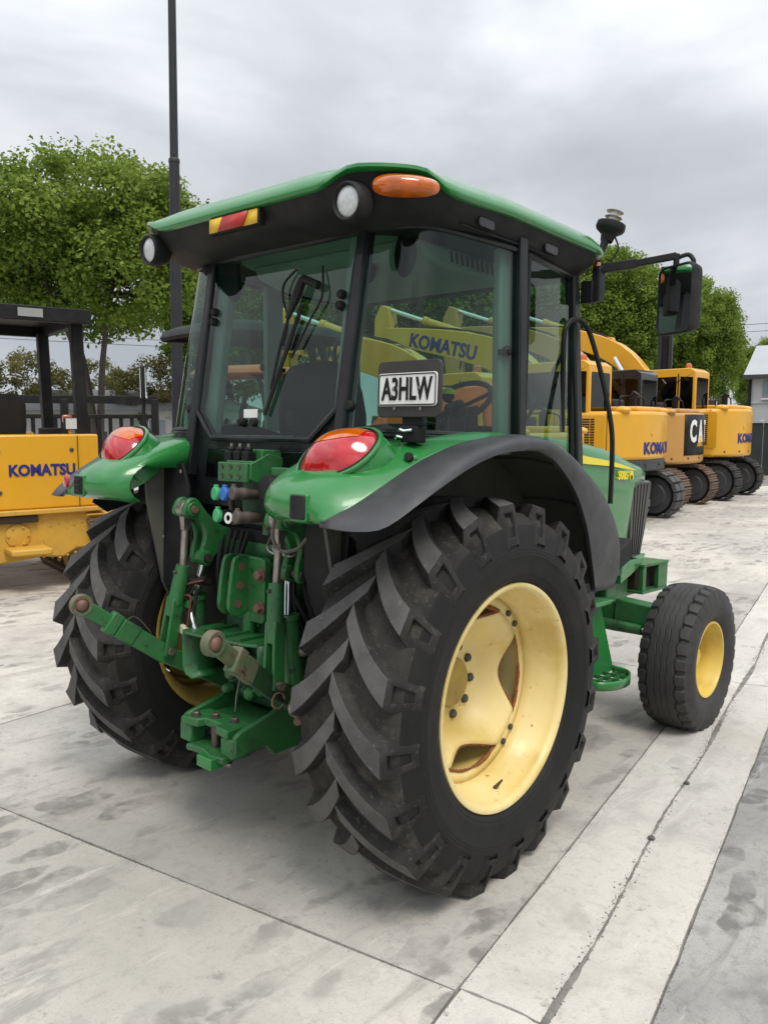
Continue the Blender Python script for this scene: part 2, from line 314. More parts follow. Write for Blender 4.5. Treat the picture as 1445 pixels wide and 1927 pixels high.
# ================================================================ ground
TAN = math.tan(R(2.5))
def hgt(y):
    # falls gently towards the front of the tractor, level further on and behind
    if y > 4.6: return -TAN * 3.9
    if y > 3.2: t = (y - 3.2) / 1.4; return -TAN * (3.2 + 1.4 * (t - t * t / 2))
    if y < -5.5: return TAN * 5.0
    if y < -4.5: t = (-4.5 - y); return TAN * (4.5 + t - t * t / 2)
    return -TAN * y
def concrete(name, light, dark, stain, pr=1):
    m = bpy.data.materials.new(name); m.use_nodes = True; t = m.node_tree; b = t.nodes['Principled BSDF']; b.inputs['Roughness'].default_value = .82; b.inputs['Specular IOR Level'].default_value = .3
    def nd(k, **kw):
        n = t.nodes.new(k)
        for a, q in kw.items(): setattr(n, a, q)
        return n
    g = nd('ShaderNodeNewGeometry'); src = g.outputs['Position']
    def noise(sc_, det=6, rg=.6, off=(0, 0, 0), stretch=(1, 1, 1), rot=0, dist=0):
        mp_ = nd('ShaderNodeMapping'); mp_.inputs['Location'].default_value = off; mp_.inputs['Scale'].default_value = stretch; mp_.inputs['Rotation'].default_value = (0, 0, rot)
        t.links.new(src, mp_.inputs[0]); n = nd('ShaderNodeTexNoise'); n.inputs['Scale'].default_value = sc_; n.inputs['Detail'].default_value = det; n.inputs['Roughness'].default_value = rg; n.inputs['Distortion'].default_value = dist
        t.links.new(mp_.outputs[0], n.inputs[0]); return n.outputs[0]
    def rng(s_, lo, hi, a=0, q=1):
        x = nd('ShaderNodeMapRange', interpolation_type='SMOOTHSTEP'); t.links.new(s_, x.inputs[0]); x.inputs[1].default_value = lo; x.inputs[2].default_value = hi; x.inputs[3].default_value = a; x.inputs[4].default_value = q; return x.outputs[0]
    def mix(f, a, q):
        x = nd('ShaderNodeMix', data_type='RGBA'); t.links.new(f, x.inputs[0])
        if isinstance(a, tuple): x.inputs[6].default_value = (*a, 1)
        else: t.links.new(a, x.inputs[6])
        x.inputs[7].default_value = (*q, 1); return x.outputs[2]
    cur = mix(rng(noise(.50, 4, .6, (3.4, 1, 0), dist=.6), .36, .64), light, dark)
    cur = mix(rng(noise(2.6, 5, .62, (0, 7, 0), dist=.4), .46, .72, 0, .55), cur, tuple(c * .80 for c in dark))
    # brushed float marks and rubbed tyre scuffs
    cur = mix(rng(noise(3.2, 5, .7, stretch=(1, .28, 1), rot=R(50), dist=.8), .56, .70, 0, .45), cur, stain)
    cur = mix(rng(noise(5.5, 3, .5, (5, 2, 0), (1, .5, 1), R(-20)), .60, .70, 0, .40), cur, stain)
    cur = mix(rng(noise(7, 7, .8, (9, 2, 0)), .58, .68, 0, .50), cur, (.15, .14, .125))
    cur = mix(rng(noise(4.2, 5, .7, (1, 4, 0), dist=.3), .64, .74, 0, .5), cur, tuple(min(.62, c * 1.12) for c in light))
    # rubber prints left by tyre lugs: rows of blobs where machines have turned
    def prints(sc_, rot, off, lo, hi, amt):
        mp_ = nd('ShaderNodeMapping'); mp_.inputs['Scale'].default_value = (sc_, sc_ * .40, 1); mp_.inputs['Rotation'].default_value = (0, 0, R(rot)); mp_.inputs['Location'].default_value = off
        wq = nd('ShaderNodeTexNoise'); wq.inputs['Scale'].default_value = 5; t.links.new(src, wq.inputs[0]); ws = nd('ShaderNodeVectorMath', operation='SCALE'); ws.inputs['Scale'].default_value = .16; t.links.new(wq.outputs['Color'], ws.inputs[0]); wa = nd('ShaderNodeVectorMath', operation='ADD'); t.links.new(src, wa.inputs[0]); t.links.new(ws.outputs[0], wa.inputs[1])
        t.links.new(wa.outputs[0], mp_.inputs[0]); vo = nd('ShaderNodeTexVoronoi', feature='F1'); vo.inputs['Scale'].default_value = 1; vo.inputs['Randomness'].default_value = .75; t.links.new(mp_.outputs[0], vo.inputs[0])
        ml = nd('ShaderNodeMath', operation='MULTIPLY'); t.links.new(rng(vo.outputs['Distance'], .47, .38), ml.inputs[0]); t.links.new(rng(noise(.9, 3, .55, off), lo, hi), ml.inputs[1])
        m2 = nd('ShaderNodeMath', operation='MULTIPLY'); t.links.new(ml.outputs[0], m2.inputs[0]); t.links.new(rng(noise(14, 4, .6, off), .30, .62, .15, amt), m2.inputs[1]); return m2.outputs[0]
    if pr:
        cur = mix(prints(7.5, 25, (2.3, 1.1, 0), .44, .56, .72 * pr), cur, stain)
        cur = mix(prints(5.5, -35, (7.1, 4.2, 0), .50, .66, .45 * pr), cur, tuple(c * 1.3 for c in stain))
    cur = mix(rng(noise(22, 8, .75, (2, 2, 0)), .50, .64, 0, .38), cur, tuple(c * .72 for c in dark))
    cur = mix(rng(noise(17, 6, .7, (6, 1, 0), (1, .10, 1), R(35)), .60, .68, 0, .45), cur, tuple(min(.66, c * 1.15) for c in light))
    cur = mix(rng(noise(13, 6, .7, (4, 8, 0), (1, .14, 1), R(-48)), .60, .70, 0, .35), cur, tuple(c * .75 for c in dark))
    cur = mix(rng(noise(3.1, 8, .8, (11, 3, 0), dist=.5), .62, .70, 0, .45), cur, (.20, .165, .125))
    cur = mix(rng(noise(150, 3, .7), .52, .68, 0, .40), cur, tuple(c * .60 for c in dark))
    t.links.new(cur, b.inputs['Base Color'])
    bp = nd('ShaderNodeBump'); bp.inputs['Strength'].default_value = .35; bp.inputs['Distance'].default_value = .004
    t.links.new(noise(55, 6, .7), bp.inputs['Height']); b2 = nd('ShaderNodeBump'); b2.inputs['Strength'].default_value = .25; b2.inputs['Distance'].default_value = .02
    t.links.new(noise(6, 5, .6, stretch=(1, .4, 1), rot=R(50)), b2.inputs['Height']); t.links.new(bp.outputs[0], b2.inputs['Normal']); t.links.new(b2.outputs[0], b.inputs['Normal'])
    MAT[name] = m; return m
concrete('concrete', (.60, .568, .498), (.44, .420, .375), (.165, .160, .150))
concrete('concrete_grey', (.42, .410, .385), (.27, .264, .252), (.105, .102, .098))
concrete('concrete_mid', (.52, .495, .440), (.365, .350, .315), (.14, .135, .127))
concrete('concrete_warm', (.58, .550, .484), (.44, .420, .372), (.16, .155, .145))
concrete('concrete_strip', (.61, .585, .525), (.52, .497, .45), (.34, .33, .30), 0)
mat('grit', (.29, .275, .24), .95, 0, 0, var=(8, (.09, .088, .085), .8), bump=(120, .8, .006))
mat('stone', (.16, .155, .145), .9, 0, 0, var=(30, (.09, .088, .085), .8), bump=(120, .8, .006))
b = MB(); ys = [-900, -300, -80, -30, -12, -6] + [-5.5 + .25 * i for i in range(42)] + [6, 9, 15, 30, 80, 300, 900]
xs = [-900, -200, -60, -20, -8, 0, 8, 20, 60, 200, 900]
b.grid([[(x_, y_, hgt(y_) - .030) for x_ in xs] for y_ in ys])
GND = tag(b.build('ground', MAT['concrete'], None, recalc=False, smooth=60), kind='structure')
BED = tag(MB().grid([[(x_, y_, hgt(y_) - .011) for x_ in [-30 + 2 * i for i in range(24)]] for y_ in [-7 + .25 * i for i in range(48)] + [5.5, 8, 12, 18, 24, 30]]).build('joint_bed', MAT['grit'], None, recalc=False, smooth=60), kind='structure')
DD = V((-.1819, .9833, 0)); NN = V((.9833, .1819, 0)); OO = V((1.242, -.605, 0))
def gp(a, b_, dz=0): p = OO + DD * a + NN * b_; return V((p.x, p.y, hgt(p.y) + dz))
def slab(name, a0, a1, b0, b1, m, zf=lambda b_: 0, nb=6, jag=.003):
    gap = .0045; a0 += gap; a1 -= gap; b0 += gap; b1 -= gap
    na = max(4, int((a1 - a0) / .12)) if -4 < a0 < 5 and -4 < b0 < 2 else max(4, int((a1 - a0) / .30)); q = MB()
    rows = []
    for i in range(na + 1):
        a = a0 + (a1 - a0) * i / na; row = [gp(a, b0, -.03)]
        for k in range(nb + 1):
            bb = b0 + (b1 - b0) * k / nb
            if k in (0, nb): bb += rnd.uniform(-jag, jag)
            row.append(gp(a + (rnd.uniform(-jag, jag) if i in (0, na) else 0), bb, zf(bb)))
        row.append(gp(a, b1, -.03)); rows.append(row)
    q.grid(rows)
    for e_ in (0, na): q.grid([rows[e_], [V((p.x, p.y, p.z - .04)) for p in rows[e_]]])
    o = q.build(name, m, GND, smooth=40, recalc=False)
    return o
SW = .512
AJ = [-6.1, -3.05, 0.0, 4.05, 7.35, 10.6, 13.9, 17.2, 20.5, 23.8]
BJ = [-24.4, -21.35, -18.3, -15.25, -12.2, -9.15, -6.1, -3.06, 0]
for a0, a1 in zip(AJ, AJ[1:]):
    for b0, b1 in zip(BJ, BJ[1:]):
        slab('concrete_slab', a0, a1, b0, b1, MAT['concrete_mid'] if b1 == 0 and -1 < a0 < 6 else MAT['concrete_warm'] if b1 > -4 and a0 < 0 else MAT['concrete'])  # mid tone beside the drain: greyer concrete plus tractor shade put into its colour
    for b0, b1 in ((SW, 3.6), (3.6, 6.7), (6.7, 9.8)):
        slab('concrete_slab', a0, a1, b0, b1, MAT['concrete_grey'] if a0 < 4 else MAT['concrete'])
def vee(b_): return -.0085 * (.5 + .5 * math.cos(PI * (b_ - SW / 2) / .10)) if abs(b_ - SW / 2) < .10 else 0
for a0, a1 in zip(AJ, AJ[1:]):
    slab('drain_channel', a0 + .015 if a0 == 0 else a0, a1 + .015 if a1 == 0 else a1, 0, SW, MAT['concrete_strip'], vee, 20)
# silt lying along the invert of the channel
q = MB(); rs = random.Random(11); row = []
for i in range(420):
    a = -1.6 + 10.6 * i / 419; wdt = max(.0045, .017 * math.sin(a * 1.7 + .6) * math.sin(a * 2.9 + 2) + .007) + rs.uniform(-.002, .003); cb = SW / 2 + .010 * math.sin(a * 3.1) + rs.uniform(-.002, .002)
    row.append([gp(a, cb + wdt * k, vee(cb) + .0022 - .0020 * abs(k)) for k in (-1, -.5, 0, .5, 1)])
q.grid(row); tag(q.build('silt', MAT['grit'], None, recalc=False, smooth=60), 'grey silt lying along the bottom of the drain channel', 'silt', kind='stuff')
# grit lying in the channel and the joints
g = MB(); rg = random.Random(3)
def pebble(c, r, q):
    vs = [V(c) + V((r * rg.uniform(.6, 1.2), 0, 0)), V(c) + V((-r * rg.uniform(.6, 1.2), 0, 0)), V(c) + V((0, r * rg.uniform(.6, 1.2), 0)), V(c) + V((0, -r * rg.uniform(.6, 1.2), 0)), V(c) + V((0, 0, r * rg.uniform(.5, .9))), V(c) - V((0, 0, r * .4))]
    q.add(vs, [(0, 2, 4), (2, 1, 4), (1, 3, 4), (3, 0, 4), (2, 0, 5), (1, 2, 5), (3, 1, 5), (0, 3, 5)])
for i in range(5200):
    a = rg.uniform(-1.5, 9); cl = .5 + .5 * math.sin(a * 2.1 + 1) * math.sin(a * .83)
    if rg.random() > .12 + .6 * cl: continue
    bb = SW / 2 + rg.gauss(0, .007 + .008 * cl); pebble(gp(a, bb, vee(bb) + .001), rg.choice((.0012, .0015, .002, .003, .0045)) * rg.uniform(.6, 1.2), g)
for i in range(3200):
    a = rg.uniform(-1.5, 9); bb = rg.choice((0, SW)) + rg.gauss(0, .010); pebble(gp(a, bb, .0), rg.uniform(.001, .003), g)
for i in range(1500):
    bb = rg.uniform(-7, 0); pebble(gp(rg.gauss(0, .010), bb, 0), rg.uniform(.001, .0028), g)
for i in range(700):
    a = rg.uniform(-2, 14); bb = rg.uniform(-8, 5); pebble(gp(a, bb, 0), rg.uniform(.0012, .004), g)
tag(g.build('gravel', MAT['stone'], None, recalc=False, smooth=20), 'fine grey grit lying in the drain channel and slab joints', 'gravel', kind='stuff')
def stone(a, bb, r, label):
    q = MB(); vs = []; 
    n = 7
    rows = []
    for i in range(5):
        ph = -PI / 2 + PI * i / 4
        rows.append([V((r * math.cos(ph) * math.cos(2 * PI * k / n) * rg.uniform(.8, 1.2), r * .8 * math.cos(ph) * math.sin(2 * PI * k / n) * rg.uniform(.8, 1.2), r * .62 * math.sin(ph) * rg.uniform(.85, 1.1))) for k in range(n)])
    q.grid(rows, cv=True)
    o = q.build('stone', MAT['stone'], None, smooth=20); o.location = gp(a, bb, r * .5 + (vee(bb) if 0 < bb < SW else 0)); tag(o, label, 'stone', 'loose stones on the concrete')
stone(.66, -.175, .024, 'flat grey stone on the dark slab left of the drain, nearest the big wheel')
stone(1.30, SW / 2, .017, 'dark stone in the drain channel, at the near end of the grit line')
stone(1.98, SW / 2 + .01, .016, 'grey stone lying on the drain line halfway to the front wheel')
stone(2.10, -.30, .019, 'lone dark stone on the slab between the two right wheels')
stone(.05, -3.35, .018, 'small dark stone on pale concrete near the left edge of the picture')
stone(1.1, -2.35, .017, 'small stone on pale concrete behind the left rear wheel')
# ================================================================ tractor (own frame: x right, y forward, origin under the rear axle)
TR = empty('tractor', (0, 0, 0), (R(-2.5), 0, 0), 'green farm tractor with enclosed cab and cream rear wheels parked on concrete', 'tractor')
AX = .686; WX = .80
mat('tyre_dust', (.022, .021, .020), .82, 0, 0, var=(4, (.050, .046, .041), .8), spots=[(10, (.085, .077, .066), .52, .76), (60, (.12, .11, .095), .58, .80)], bump=(120, .4, .002), spec=.2)
def rear_tyre(s):
    b = MB(); w_ = .21
    prof = [(.188, .404), (.206, .423), (.215, .433), (.2155, .439), (.221, .446), (.2225, .452), (.229, .480), (.2315, .512), (.2335, .516), (.231, .522), (.2330, .527), (.230, .534), (.2315, .539), (.228, .548), (.222, .585), (.211, .622), (.196, .647), (.16, .661), (.10, .669), (.0, .673)]
    full = prof + [(-q, r) for q, r in prof[-2::-1]]
    b.slot(2).lathe(prof[:16], n=120); b.slot(3).lathe(full[15:-15], n=120); b.slot(2).lathe(full[-16:], n=120)
    def base(x):
        x = abs(x)
        for (x0, r0), (x1, r1) in zip(prof[::-1], prof[-2::-1]):
            if x0 <= x <= x1: return r0 + (r1 - r0) * (x - x0) / (x1 - x0)
        return .60
    N = 20; P_ = 2 * PI / N
    for side in (1, -1):
        for k in range(N):
            t0 = P_ * (k + (0 if side > 0 else .5)) + .1; secs = []
            ns = 9
            for i in range(ns + 1):
                u = i / ns; x = side * (-.018 + u * .214)
                th = t0 + .305 * (1.42 * u - .42 * u * u)
                rt = .711 - .013 * u ** 2.2; rb = base(x) - .006
                ht = (.033 + .012 * u) / .70; hb = ht + .026 / .70
                secs.append([(x, th - hb, rb), (x, th - ht, rt), (x, th + ht, rt), (x, th + hb, rb)])
            x1 = side * .2345; th = t0 + .305 * 1.045
            secs.append([(x1 * .985, th - .064, .548), (x1, th - .044, .560), (x1, th + .044, .560), (x1 * .985, th + .066, .548)])
            def C(q): return (q[0], q[2] * math.cos(q[1]), q[2] * math.sin(q[1]))
            o = len(b.v); b.v += [C(q) for s_ in secs for q in s_]
            for i in range(len(secs) - 2):
                for j in range(3):
                    a = o + i * 4 + j
                    b.f.append((a, a + 1, a + 5, a + 4)); b.m.append(1 if j == 1 else 0)
            # outer end face with its recessed pocket
            i = len(secs) - 2; A = o + i * 4; B = A + 4
            for j in (0, 2): b.f.append((A + j, A + j + 1, B + j + 1, B + j)); b.m.append(0)
            q = [V(b.v[n]) for n in (A + 1, A + 2, B + 2, B + 1)]; ce = sum(q, V()) / 4
            e0 = len(b.v); ins = [ce.lerp(p, .62) for p in q]; dp = V((-side * .020, 0, 0)) - ce * V((0, 1, 1)) * .012
            b.v += [tuple(p) for p in ins] + [tuple(ce.lerp(p, .5) + dp) for p in q]
            L = (A + 1, A + 2, B + 2, B + 1)
            for j in range(4):
                b.f.append((L[j], L[(j + 1) % 4], e0 + (j + 1) % 4, e0 + j)); b.m.append(0)
                b.f.append((e0 + j, e0 + (j + 1) % 4, e0 + 4 + (j + 1) % 4, e0 + 4 + j)); b.m.append(0)
            b.f.append((e0 + 4, e0 + 5, e0 + 6, e0 + 7)); b.m.append(0)
            b.f.append((o, o + 3, o + 2, o + 1)); b.m.append(0)
    if s < 0: b.mirror()
    return b
def xdisc(r):
    T = [(0, -.085), (.165, -.085), (.185, -.078), (.21, -.045), (.245, -.005), (.285, .032), (.305, .044), (.36, .048)]
    for (a, xa), (c, xc) in zip(T, T[1:]):
        if a <= r <= c: return xa + (xc - xa) * (r - a) / (c - a)
    return .048
def rear_wheel(s):
    rim = MB().lathe([(.196, .413), (.203, .410), (.2045, .402), (.198, .392), (.178, .387), (.152, .3855), (.144, .379), (.120, .377), (.112, .369), (.088, .366), (.078, .357), (.056, .354), (.0, .348), (-.10, .348), (-.15, .37), (-.19, .39), (-.203, .412)], n=120)
    if s < 0: rim.mirror()
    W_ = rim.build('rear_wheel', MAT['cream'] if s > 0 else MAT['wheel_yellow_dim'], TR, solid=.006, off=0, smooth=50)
    W_.location = (s * WX, 0, AX); W_.rotation_euler = (0 if s > 0 else R(23), 0, 0)
    rear_tyre(s).build('tyre', [MAT['tyre'], MAT['tyre_worn'], MAT['tyre_side'], MAT['tyre_dust']], W_, smooth=32, recalc=True, bevel=.009, seg=2)
    d = MB(); n = 144; HS = R(30)
    def rin(ph):
        q = (ph - R(2) + PI / 4) % (PI / 2) - PI / 4
        return .306 - (.066 * (1 - (q / HS) ** 2) if abs(q) < HS else 0)
    PH = [2 * PI * k / n for k in range(n)]
    d.grid([[(xdisc(r), r * math.cos(p), r * math.sin(p)) for p in PH for r in [.0 + .999 * t * rin(p)]] for t in [.02, .2, .32, .45, .52, .58, .64, .70, .76, .82, .88, .94, 1]], cv=True)
    d.grid([[(xdisc(r), r * math.cos(p), r * math.sin(p)) for p in PH] for r in (.306, .325, .349)], cv=True)
    if s < 0: d.mirror()
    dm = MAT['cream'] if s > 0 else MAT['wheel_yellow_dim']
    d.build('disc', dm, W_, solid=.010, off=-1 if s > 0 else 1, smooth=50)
    if s > 0:
        for c in range(4):
            e = MB(); pts = []
            for i in range(25):
                p = R(2 + 90 * c) - HS + 2 * HS * i / 24; r = rin(p) + .001; pts.append((xdisc(r) + .001, r * math.cos(p), r * math.sin(p)))
            for i in range(23, 0, -1):
                p = R(2 + 90 * c) - HS + 2 * HS * i / 24; r = .305; pts.append((xdisc(r) + .001, r * math.cos(p), r * math.sin(p)))
            pts = [V(p) for p in resample(pts, 120, closed=True)]; jr = random.Random(c); pts = [p + V((0, jr.gauss(0, .0012), jr.gauss(0, .0012))) for p in pts]
            wv_ = [jr.uniform(.0022, .0085) for _ in range(13)]; e.tube(pts, [(lambda u_: wv_[int(u_) % 13] * (1 - u_ % 1) + wv_[(int(u_) + 1) % 13] * (u_ % 1))(i / 120 * 13) + jr.uniform(0, .0008) for i in range(120)], 6, closed=True); e.build('slot_edge', MAT['rust_edge'], W_)
        for ph, r, q in ((69.6, .205, .011), (54, .205, .012), (-21, .19, .010), (-39.5, .19, .010), (-91, .208, .010), (150, .2, .011)):
            p = R(ph); MB().box((xdisc(r) + .001, r * math.cos(p), r * math.sin(p)), (.012, q * 1.3, q * 1.7), rotx(p)).build('lug_hole', MAT['vent_dark'], W_, bevel=.002)
        MB().lathe([(-.088, .0), (-.045, .0), (-.043, .05), (-.046, .088), (-.056, .096), (-.088, .098)][::-1], n=40).build('hub_cap', MAT['wheel_yellow_dim'], W_)
        MB().tube([(-.082, .100 * math.cos(q * PI / 20), .100 * math.sin(q * PI / 20)) for q in range(40)], .004, 6, closed=True).build('hub_seal', MAT['rubber'], W_)
        for k in range(10):
            p = R(-4 + 36 * k); MB().hexa((-.084, .137 * math.cos(p), .137 * math.sin(p)), (1, 0, 0), .0175, .024).build('wheel_bolt', MAT['bolt_grey'], W_)
        for k in range(4):
            for dq in (-5.8, 5.8):
                p = R(45 + dq + 90 * k); MB().lathe([(.048, .0125), (.055, .0125), (.058, .008), (.058, 0)], (0, .328 * math.cos(p), .328 * math.sin(p)), n=12).build('clamp_bolt', MAT['bolt_grey'], W_)
        MB().tube([(.125, .045, -.372), (.140, .045, -.352), (.155, .046, -.332)], [.009, .006, .004], 8).build('valve_stem', MAT['bolt'], W_)
    else:
        MB().lathe([(.05, .30), (.12, .20), (.2, .15)]).mirror().build('hub_cap', MAT['green_dark'], W_)
    return W_
rear_wheel(1); rear_wheel(-1)

# ---- front wheels
def front_wheel(s):
    zf = .40; RF = .425
    rim = MB().lathe([(.118, .222), (.124, .219), (.122, .212), (.105, .205), (.07, .201), (.06, .196), (.02, .193), (-.03, .190), (-.10, .20), (-.12, .22)], n=72)
    if s < 0: rim.mirror()
    W_ = rim.build('front_wheel', MAT['wheel_yellow'], TR, solid=.005, off=0, smooth=50); W_.location = (s * .79, 2.282, zf)
    d = MB().lathe([(-.02, .194), (-.005, .16), (.012, .11), (.012, .07), (.03, .065), (.05, .05), (.055, .0)], n=48)
    if s < 0: d.mirror()
    d.build('disc', MAT['wheel_yellow'], W_, smooth=40)
    b = MB(); n = 270
    cols = []
    T = [(.105, .214), (.122, .228), (.136, .25), (.147, .29), (.150, .32), (.147, .35), (.140, .375)]
    cols += T[:]
    m = 66
    for i in range(m + 1):
        x = .132 - .264 * i / m; cols.append((x, RF - .018 * abs(x / .132) ** 3.2))
    cols += [(-x, r) for x, r in T[::-1]]
    rows = []; mi = []
    for k in range(n):
        th = 2 * PI * k / n; row = []; ph = (k % 9) / 9.0; tri = abs(ph - .5) * 4 - 1
        for (x, r) in cols:
            rr = r
            if abs(x) <= .133 and r > .36:
                for xg in (-.032, 0, .032):
                    if abs(x - xg - .005 * tri) < .0022: rr -= .005
                ax = abs(x); sh = .078 + .005 * tri
                if abs(ax - sh) < .004 and r > .36: rr -= .010
                if ax > .080 and ph < .25 and r > .36: rr -= .013
            elif abs(x) > .138 and r > .34 and ph < .25: rr -= .006
            row.append((x, rr * math.cos(th), rr * math.sin(th)))
        rows.append(row)
    b.grid(rows, cu=True)
    if s < 0: b.mirror()
    b.build('tyre', MAT['tyre_front'], W_, smooth=30, recalc=False)
    for k in range(6):
        p = 2 * PI * k / 6; MB().hexa((s * .014, .09 * math.cos(p), .09 * math.sin(p)), (s, 0, 0), .011, .016).build('wheel_bolt', MAT['bolt'], W_)
    return W_
mat('tyre_front', (.026, .0255, .025), .68, 0, 0, var=(5, (.048, .046, .043), .8), spots=[(60, (.085, .078, .068), .62, .85)], bump=(110, .3, .002), rvar=.1)
front_wheel(1); front_wheel(-1)

# ---- fenders
LIP = [(0.8, -0.757, 1.322), (0.9, -0.742, 1.318), (0.97, -0.704, 1.325), (1.0, -0.655, 1.353), (1.02, -0.581, 1.4), (1.03, -0.464, 1.459), (1.03, -0.322, 1.515), (1.03, -0.168, 1.556), (1.02, 0.017, 1.571), (1.01, 0.148, 1.564), (1.0, 0.286, 1.515), (0.99, 0.444, 1.409), (0.98, 0.571, 1.26), (0.97, 0.654, 1.094), (0.96, 0.709, 0.984)]
SEAM = [(0.79, -0.748, 1.332), (0.815, -0.701, 1.359), (0.84, -0.623, 1.397), (0.86, -0.521, 1.456), (0.87, -0.414, 1.509), (0.88, -0.356, 1.535), (0.9, -0.207, 1.584), (0.92, -0.005, 1.614), (0.94, 0.128, 1.620), (0.96, 0.30, 1.592), (0.965, 0.516, 1.512), (0.965, 0.745, 1.377), (0.96, 0.905, 1.204), (0.95, 0.945, 1.06), (0.95, 0.90, 0.976)]
MAIN = [(-.705, 1.318), (-.738, 1.345), (-.742, 1.390), (-.712, 1.436), (-.655, 1.474), (-.57, 1.512), (-.46, 1.550), (-.34, 1.583), (-.2, 1.602), (0, 1.626), (.15, 1.632), (.32, 1.615), (.5, 1.56), (.7, 1.44), (.82, 1.29), (.87, 1.13), (.86, .98)]
def fender(s):
    nR = 64
    lip = resample(catmull(LIP, 8), nR); seam = resample(catmull(SEAM, 8), nR); main = resample(catmull([(0, *q) for q in MAIN], 8), nR)
    rows = []
    for i in range(nR):
        y, z = main[i].y, main[i].z; u = i / (nR - 1); S_ = seam[i]; row = []
        rear = max(0, 1 - u / .30)
        zb = 1.455 if u < .5 else max(z - .16, .98)
        zin = z - .13 if z - .13 > zb else min(z, zb)
        row.append((.440, y + (.150 if z > 1.46 else .115) * rear, min(z - .004, zin if z > 1.46 else z)))
        row.append((.432, y + .105 * rear, z - .034 * (1 - rear)))
        row.append((.447, y + .066 * rear, z - .008))
        row.append((.482, y + .030 * rear, z))
        x1 = .70
        for x in (.55, .62, x1): row.append((x, y + (.010 * rear if x < .6 else 0), z))
        p1 = V((x1, y, z)); p2 = S_
        for t in (.3, .55, .78, .92, 1.0):
            q = p1.lerp(p2, t); hump = .012 * math.sin(PI * t) * (1 - .6 * u)
            nrm = V((0, -math.cos(u * PI * .9 + .1), math.sin(u * PI * .9 + .1)))
            row.append(tuple(q + nrm * hump))
        rows.append([V(p) for p in row])
    b = MB().grid(rows)
    if s < 0: b.mirror()
    F = b.build('fender', [MAT['green'], MAT['liner']], TR, solid=-.006 * s if False else .006, off=-1, smooth=60, matoff=1)
    # wide black rubber edge
    g = []
    for i in range(nR):
        a, c = seam[i], lip[i]; u = i / (nR - 1)
        out = V((.030, -.012 * (1 - u), .018)) * math.sin(PI * min(1, max(0.0, u * 1.02)) ** .7) if 0 < u < 1 else V()
        row = [a + V((-.012, 0, .000)), a + V((-.001, -.002, .004))]
        for t in (.15, .3, .45, .6, .75, .88, 1): row.append(a.lerp(c, t) + out * (1 - (2 * t - 1) ** 2))
        row.append(c + V((-.018, .004, -.002)))
        row.append(c + V((-.030, .01, .012)))
        g.append(row)
    b = MB().grid(g)
    if s < 0: b.mirror()
    b.build('rubber_flare', MAT['flare'], F, solid=.004, off=0, smooth=60)
    # dark inner wall between the tyre and the cab
    poly = [(q.y, q.z - .012) for q in main[14:58:2]] + [(.74, .78), (.3, .62), (-.25, .62), (-.42, .95), (-.50, 1.30), (-.52, 1.50)]
    b = MB().prism(poly, 'x', .535, .550)
    if s < 0: b.mirror()
    b.build('inner_wall', MAT['liner'], F)
    # wheel-arch stiffening ribs seen under the flare
    for fr in (.52, .66, .80):
        i = int(fr * nR); rib = MB().tube([rows[i][j] - V((0, 0, .012)) for j in range(3, 12)], .009, 6)
        if s < 0: rib.mirror()
        rib.build('arch_rib', MAT['liner'], F)
    # black rear liner panel with its four bolts
    b = MB().prism([(.40, 1.475), (.74, 1.475), (.74, 1.285), (.585, 1.278), (.568, 1.0), (.52, .93), (.42, .95), (.36, 1.1), (.36, 1.38)], 'y', -.42, -.405)
    if s < 0: b.mirror()
    Lp = b.build('rear_liner', MAT['black'], F, bevel=.003)
    for (x, z) in ((.545, 1.425), (.415, 1.44), (.57, 1.345), (.54, 1.15)):
        MB().lathe([(-.006, .009), (.0, .009), (.003, .005), (.003, 0)], (s * x, -.421, z), (0, -1, 0), n=10).build('bolt', MAT['steel'], F)
    sp = MB().prism([(-.62, 1.29), (-.60, 1.335), (-.50, 1.40), (-.42, 1.44), (-.42, 1.285), (-.55, 1.245)], 'x', .775, .785)
    if s < 0: sp.mirror()
    sp.build('gap_shade_plate', MAT['black'], F)  # added black plate standing in for the shaded depth under the fender
    # tail lamp on the shoulder: teardrop lens in a green pocket
    c = V((.652, -.548, 1.548)); nrm = V((.04, -.68, .735)).normalized(); ax_ = V((1, .06, .10)); ax_ = (ax_ - nrm * ax_.dot(nrm)).normalized(); ay = nrm.cross(ax_)
    def outline(t):
        ca, sa = math.cos(t), math.sin(t)
        rx = .134; ry = .108 if sa > 0 else .118
        return ax_ * rx * (abs(ca) ** .86) * (1 if ca > 0 else -1) + ay * (ry * (abs(sa) ** .9) * (1 if sa > 0 else -1) + .020 * ca)
    n = 48
    def dome(t, f, hgt): return c + outline(t) * f + nrm * (hgt * (1 - f ** 2.4) - .004)
    fs = [1.0, .985, .95, .9, .8, .68, .55, .4, .25, .1, .0001]
    red = MB().grid([[dome(2 * PI * k / n, f, .066) for k in range(n)] for f in fs], cv=True)
    if s < 0: red.mirror()
    T_ = red.build('tail_lamp', MAT['lens_red'], TR, smooth=60)
    am = MB(); aro = []
    TB = [(lambda q: (math.atan2(q.dot(ay), q.dot(ax_)), q.length))(outline(2 * PI * k / 720)) for k in range(720)]
    def frac(q):
        an = math.atan2(q.dot(ay), q.dot(ax_)); return q.length / min(TB, key=lambda e: abs((e[0] - an + PI) % (2 * PI) - PI))[1]
    for i in range(15):
        row = []
        for j in range(31):
            px = -.098 + .185 * j / 30; lo = -.012 + .10 * px + 3.2 * (px + .01) ** 2
            hi = lo
            while frac(ax_ * px + ay * (hi + .002)) < .95 and hi < .2: hi += .002
            q = ax_ * px + ay * (lo + (hi - lo) * i / 14); f = frac(q)
            row.append(c + q + nrm * (.066 * (1 - min(1, f) ** 2.4) - .004 + .0016))
        aro.append(row)
    am.grid(aro)
    if s < 0: am.mirror()
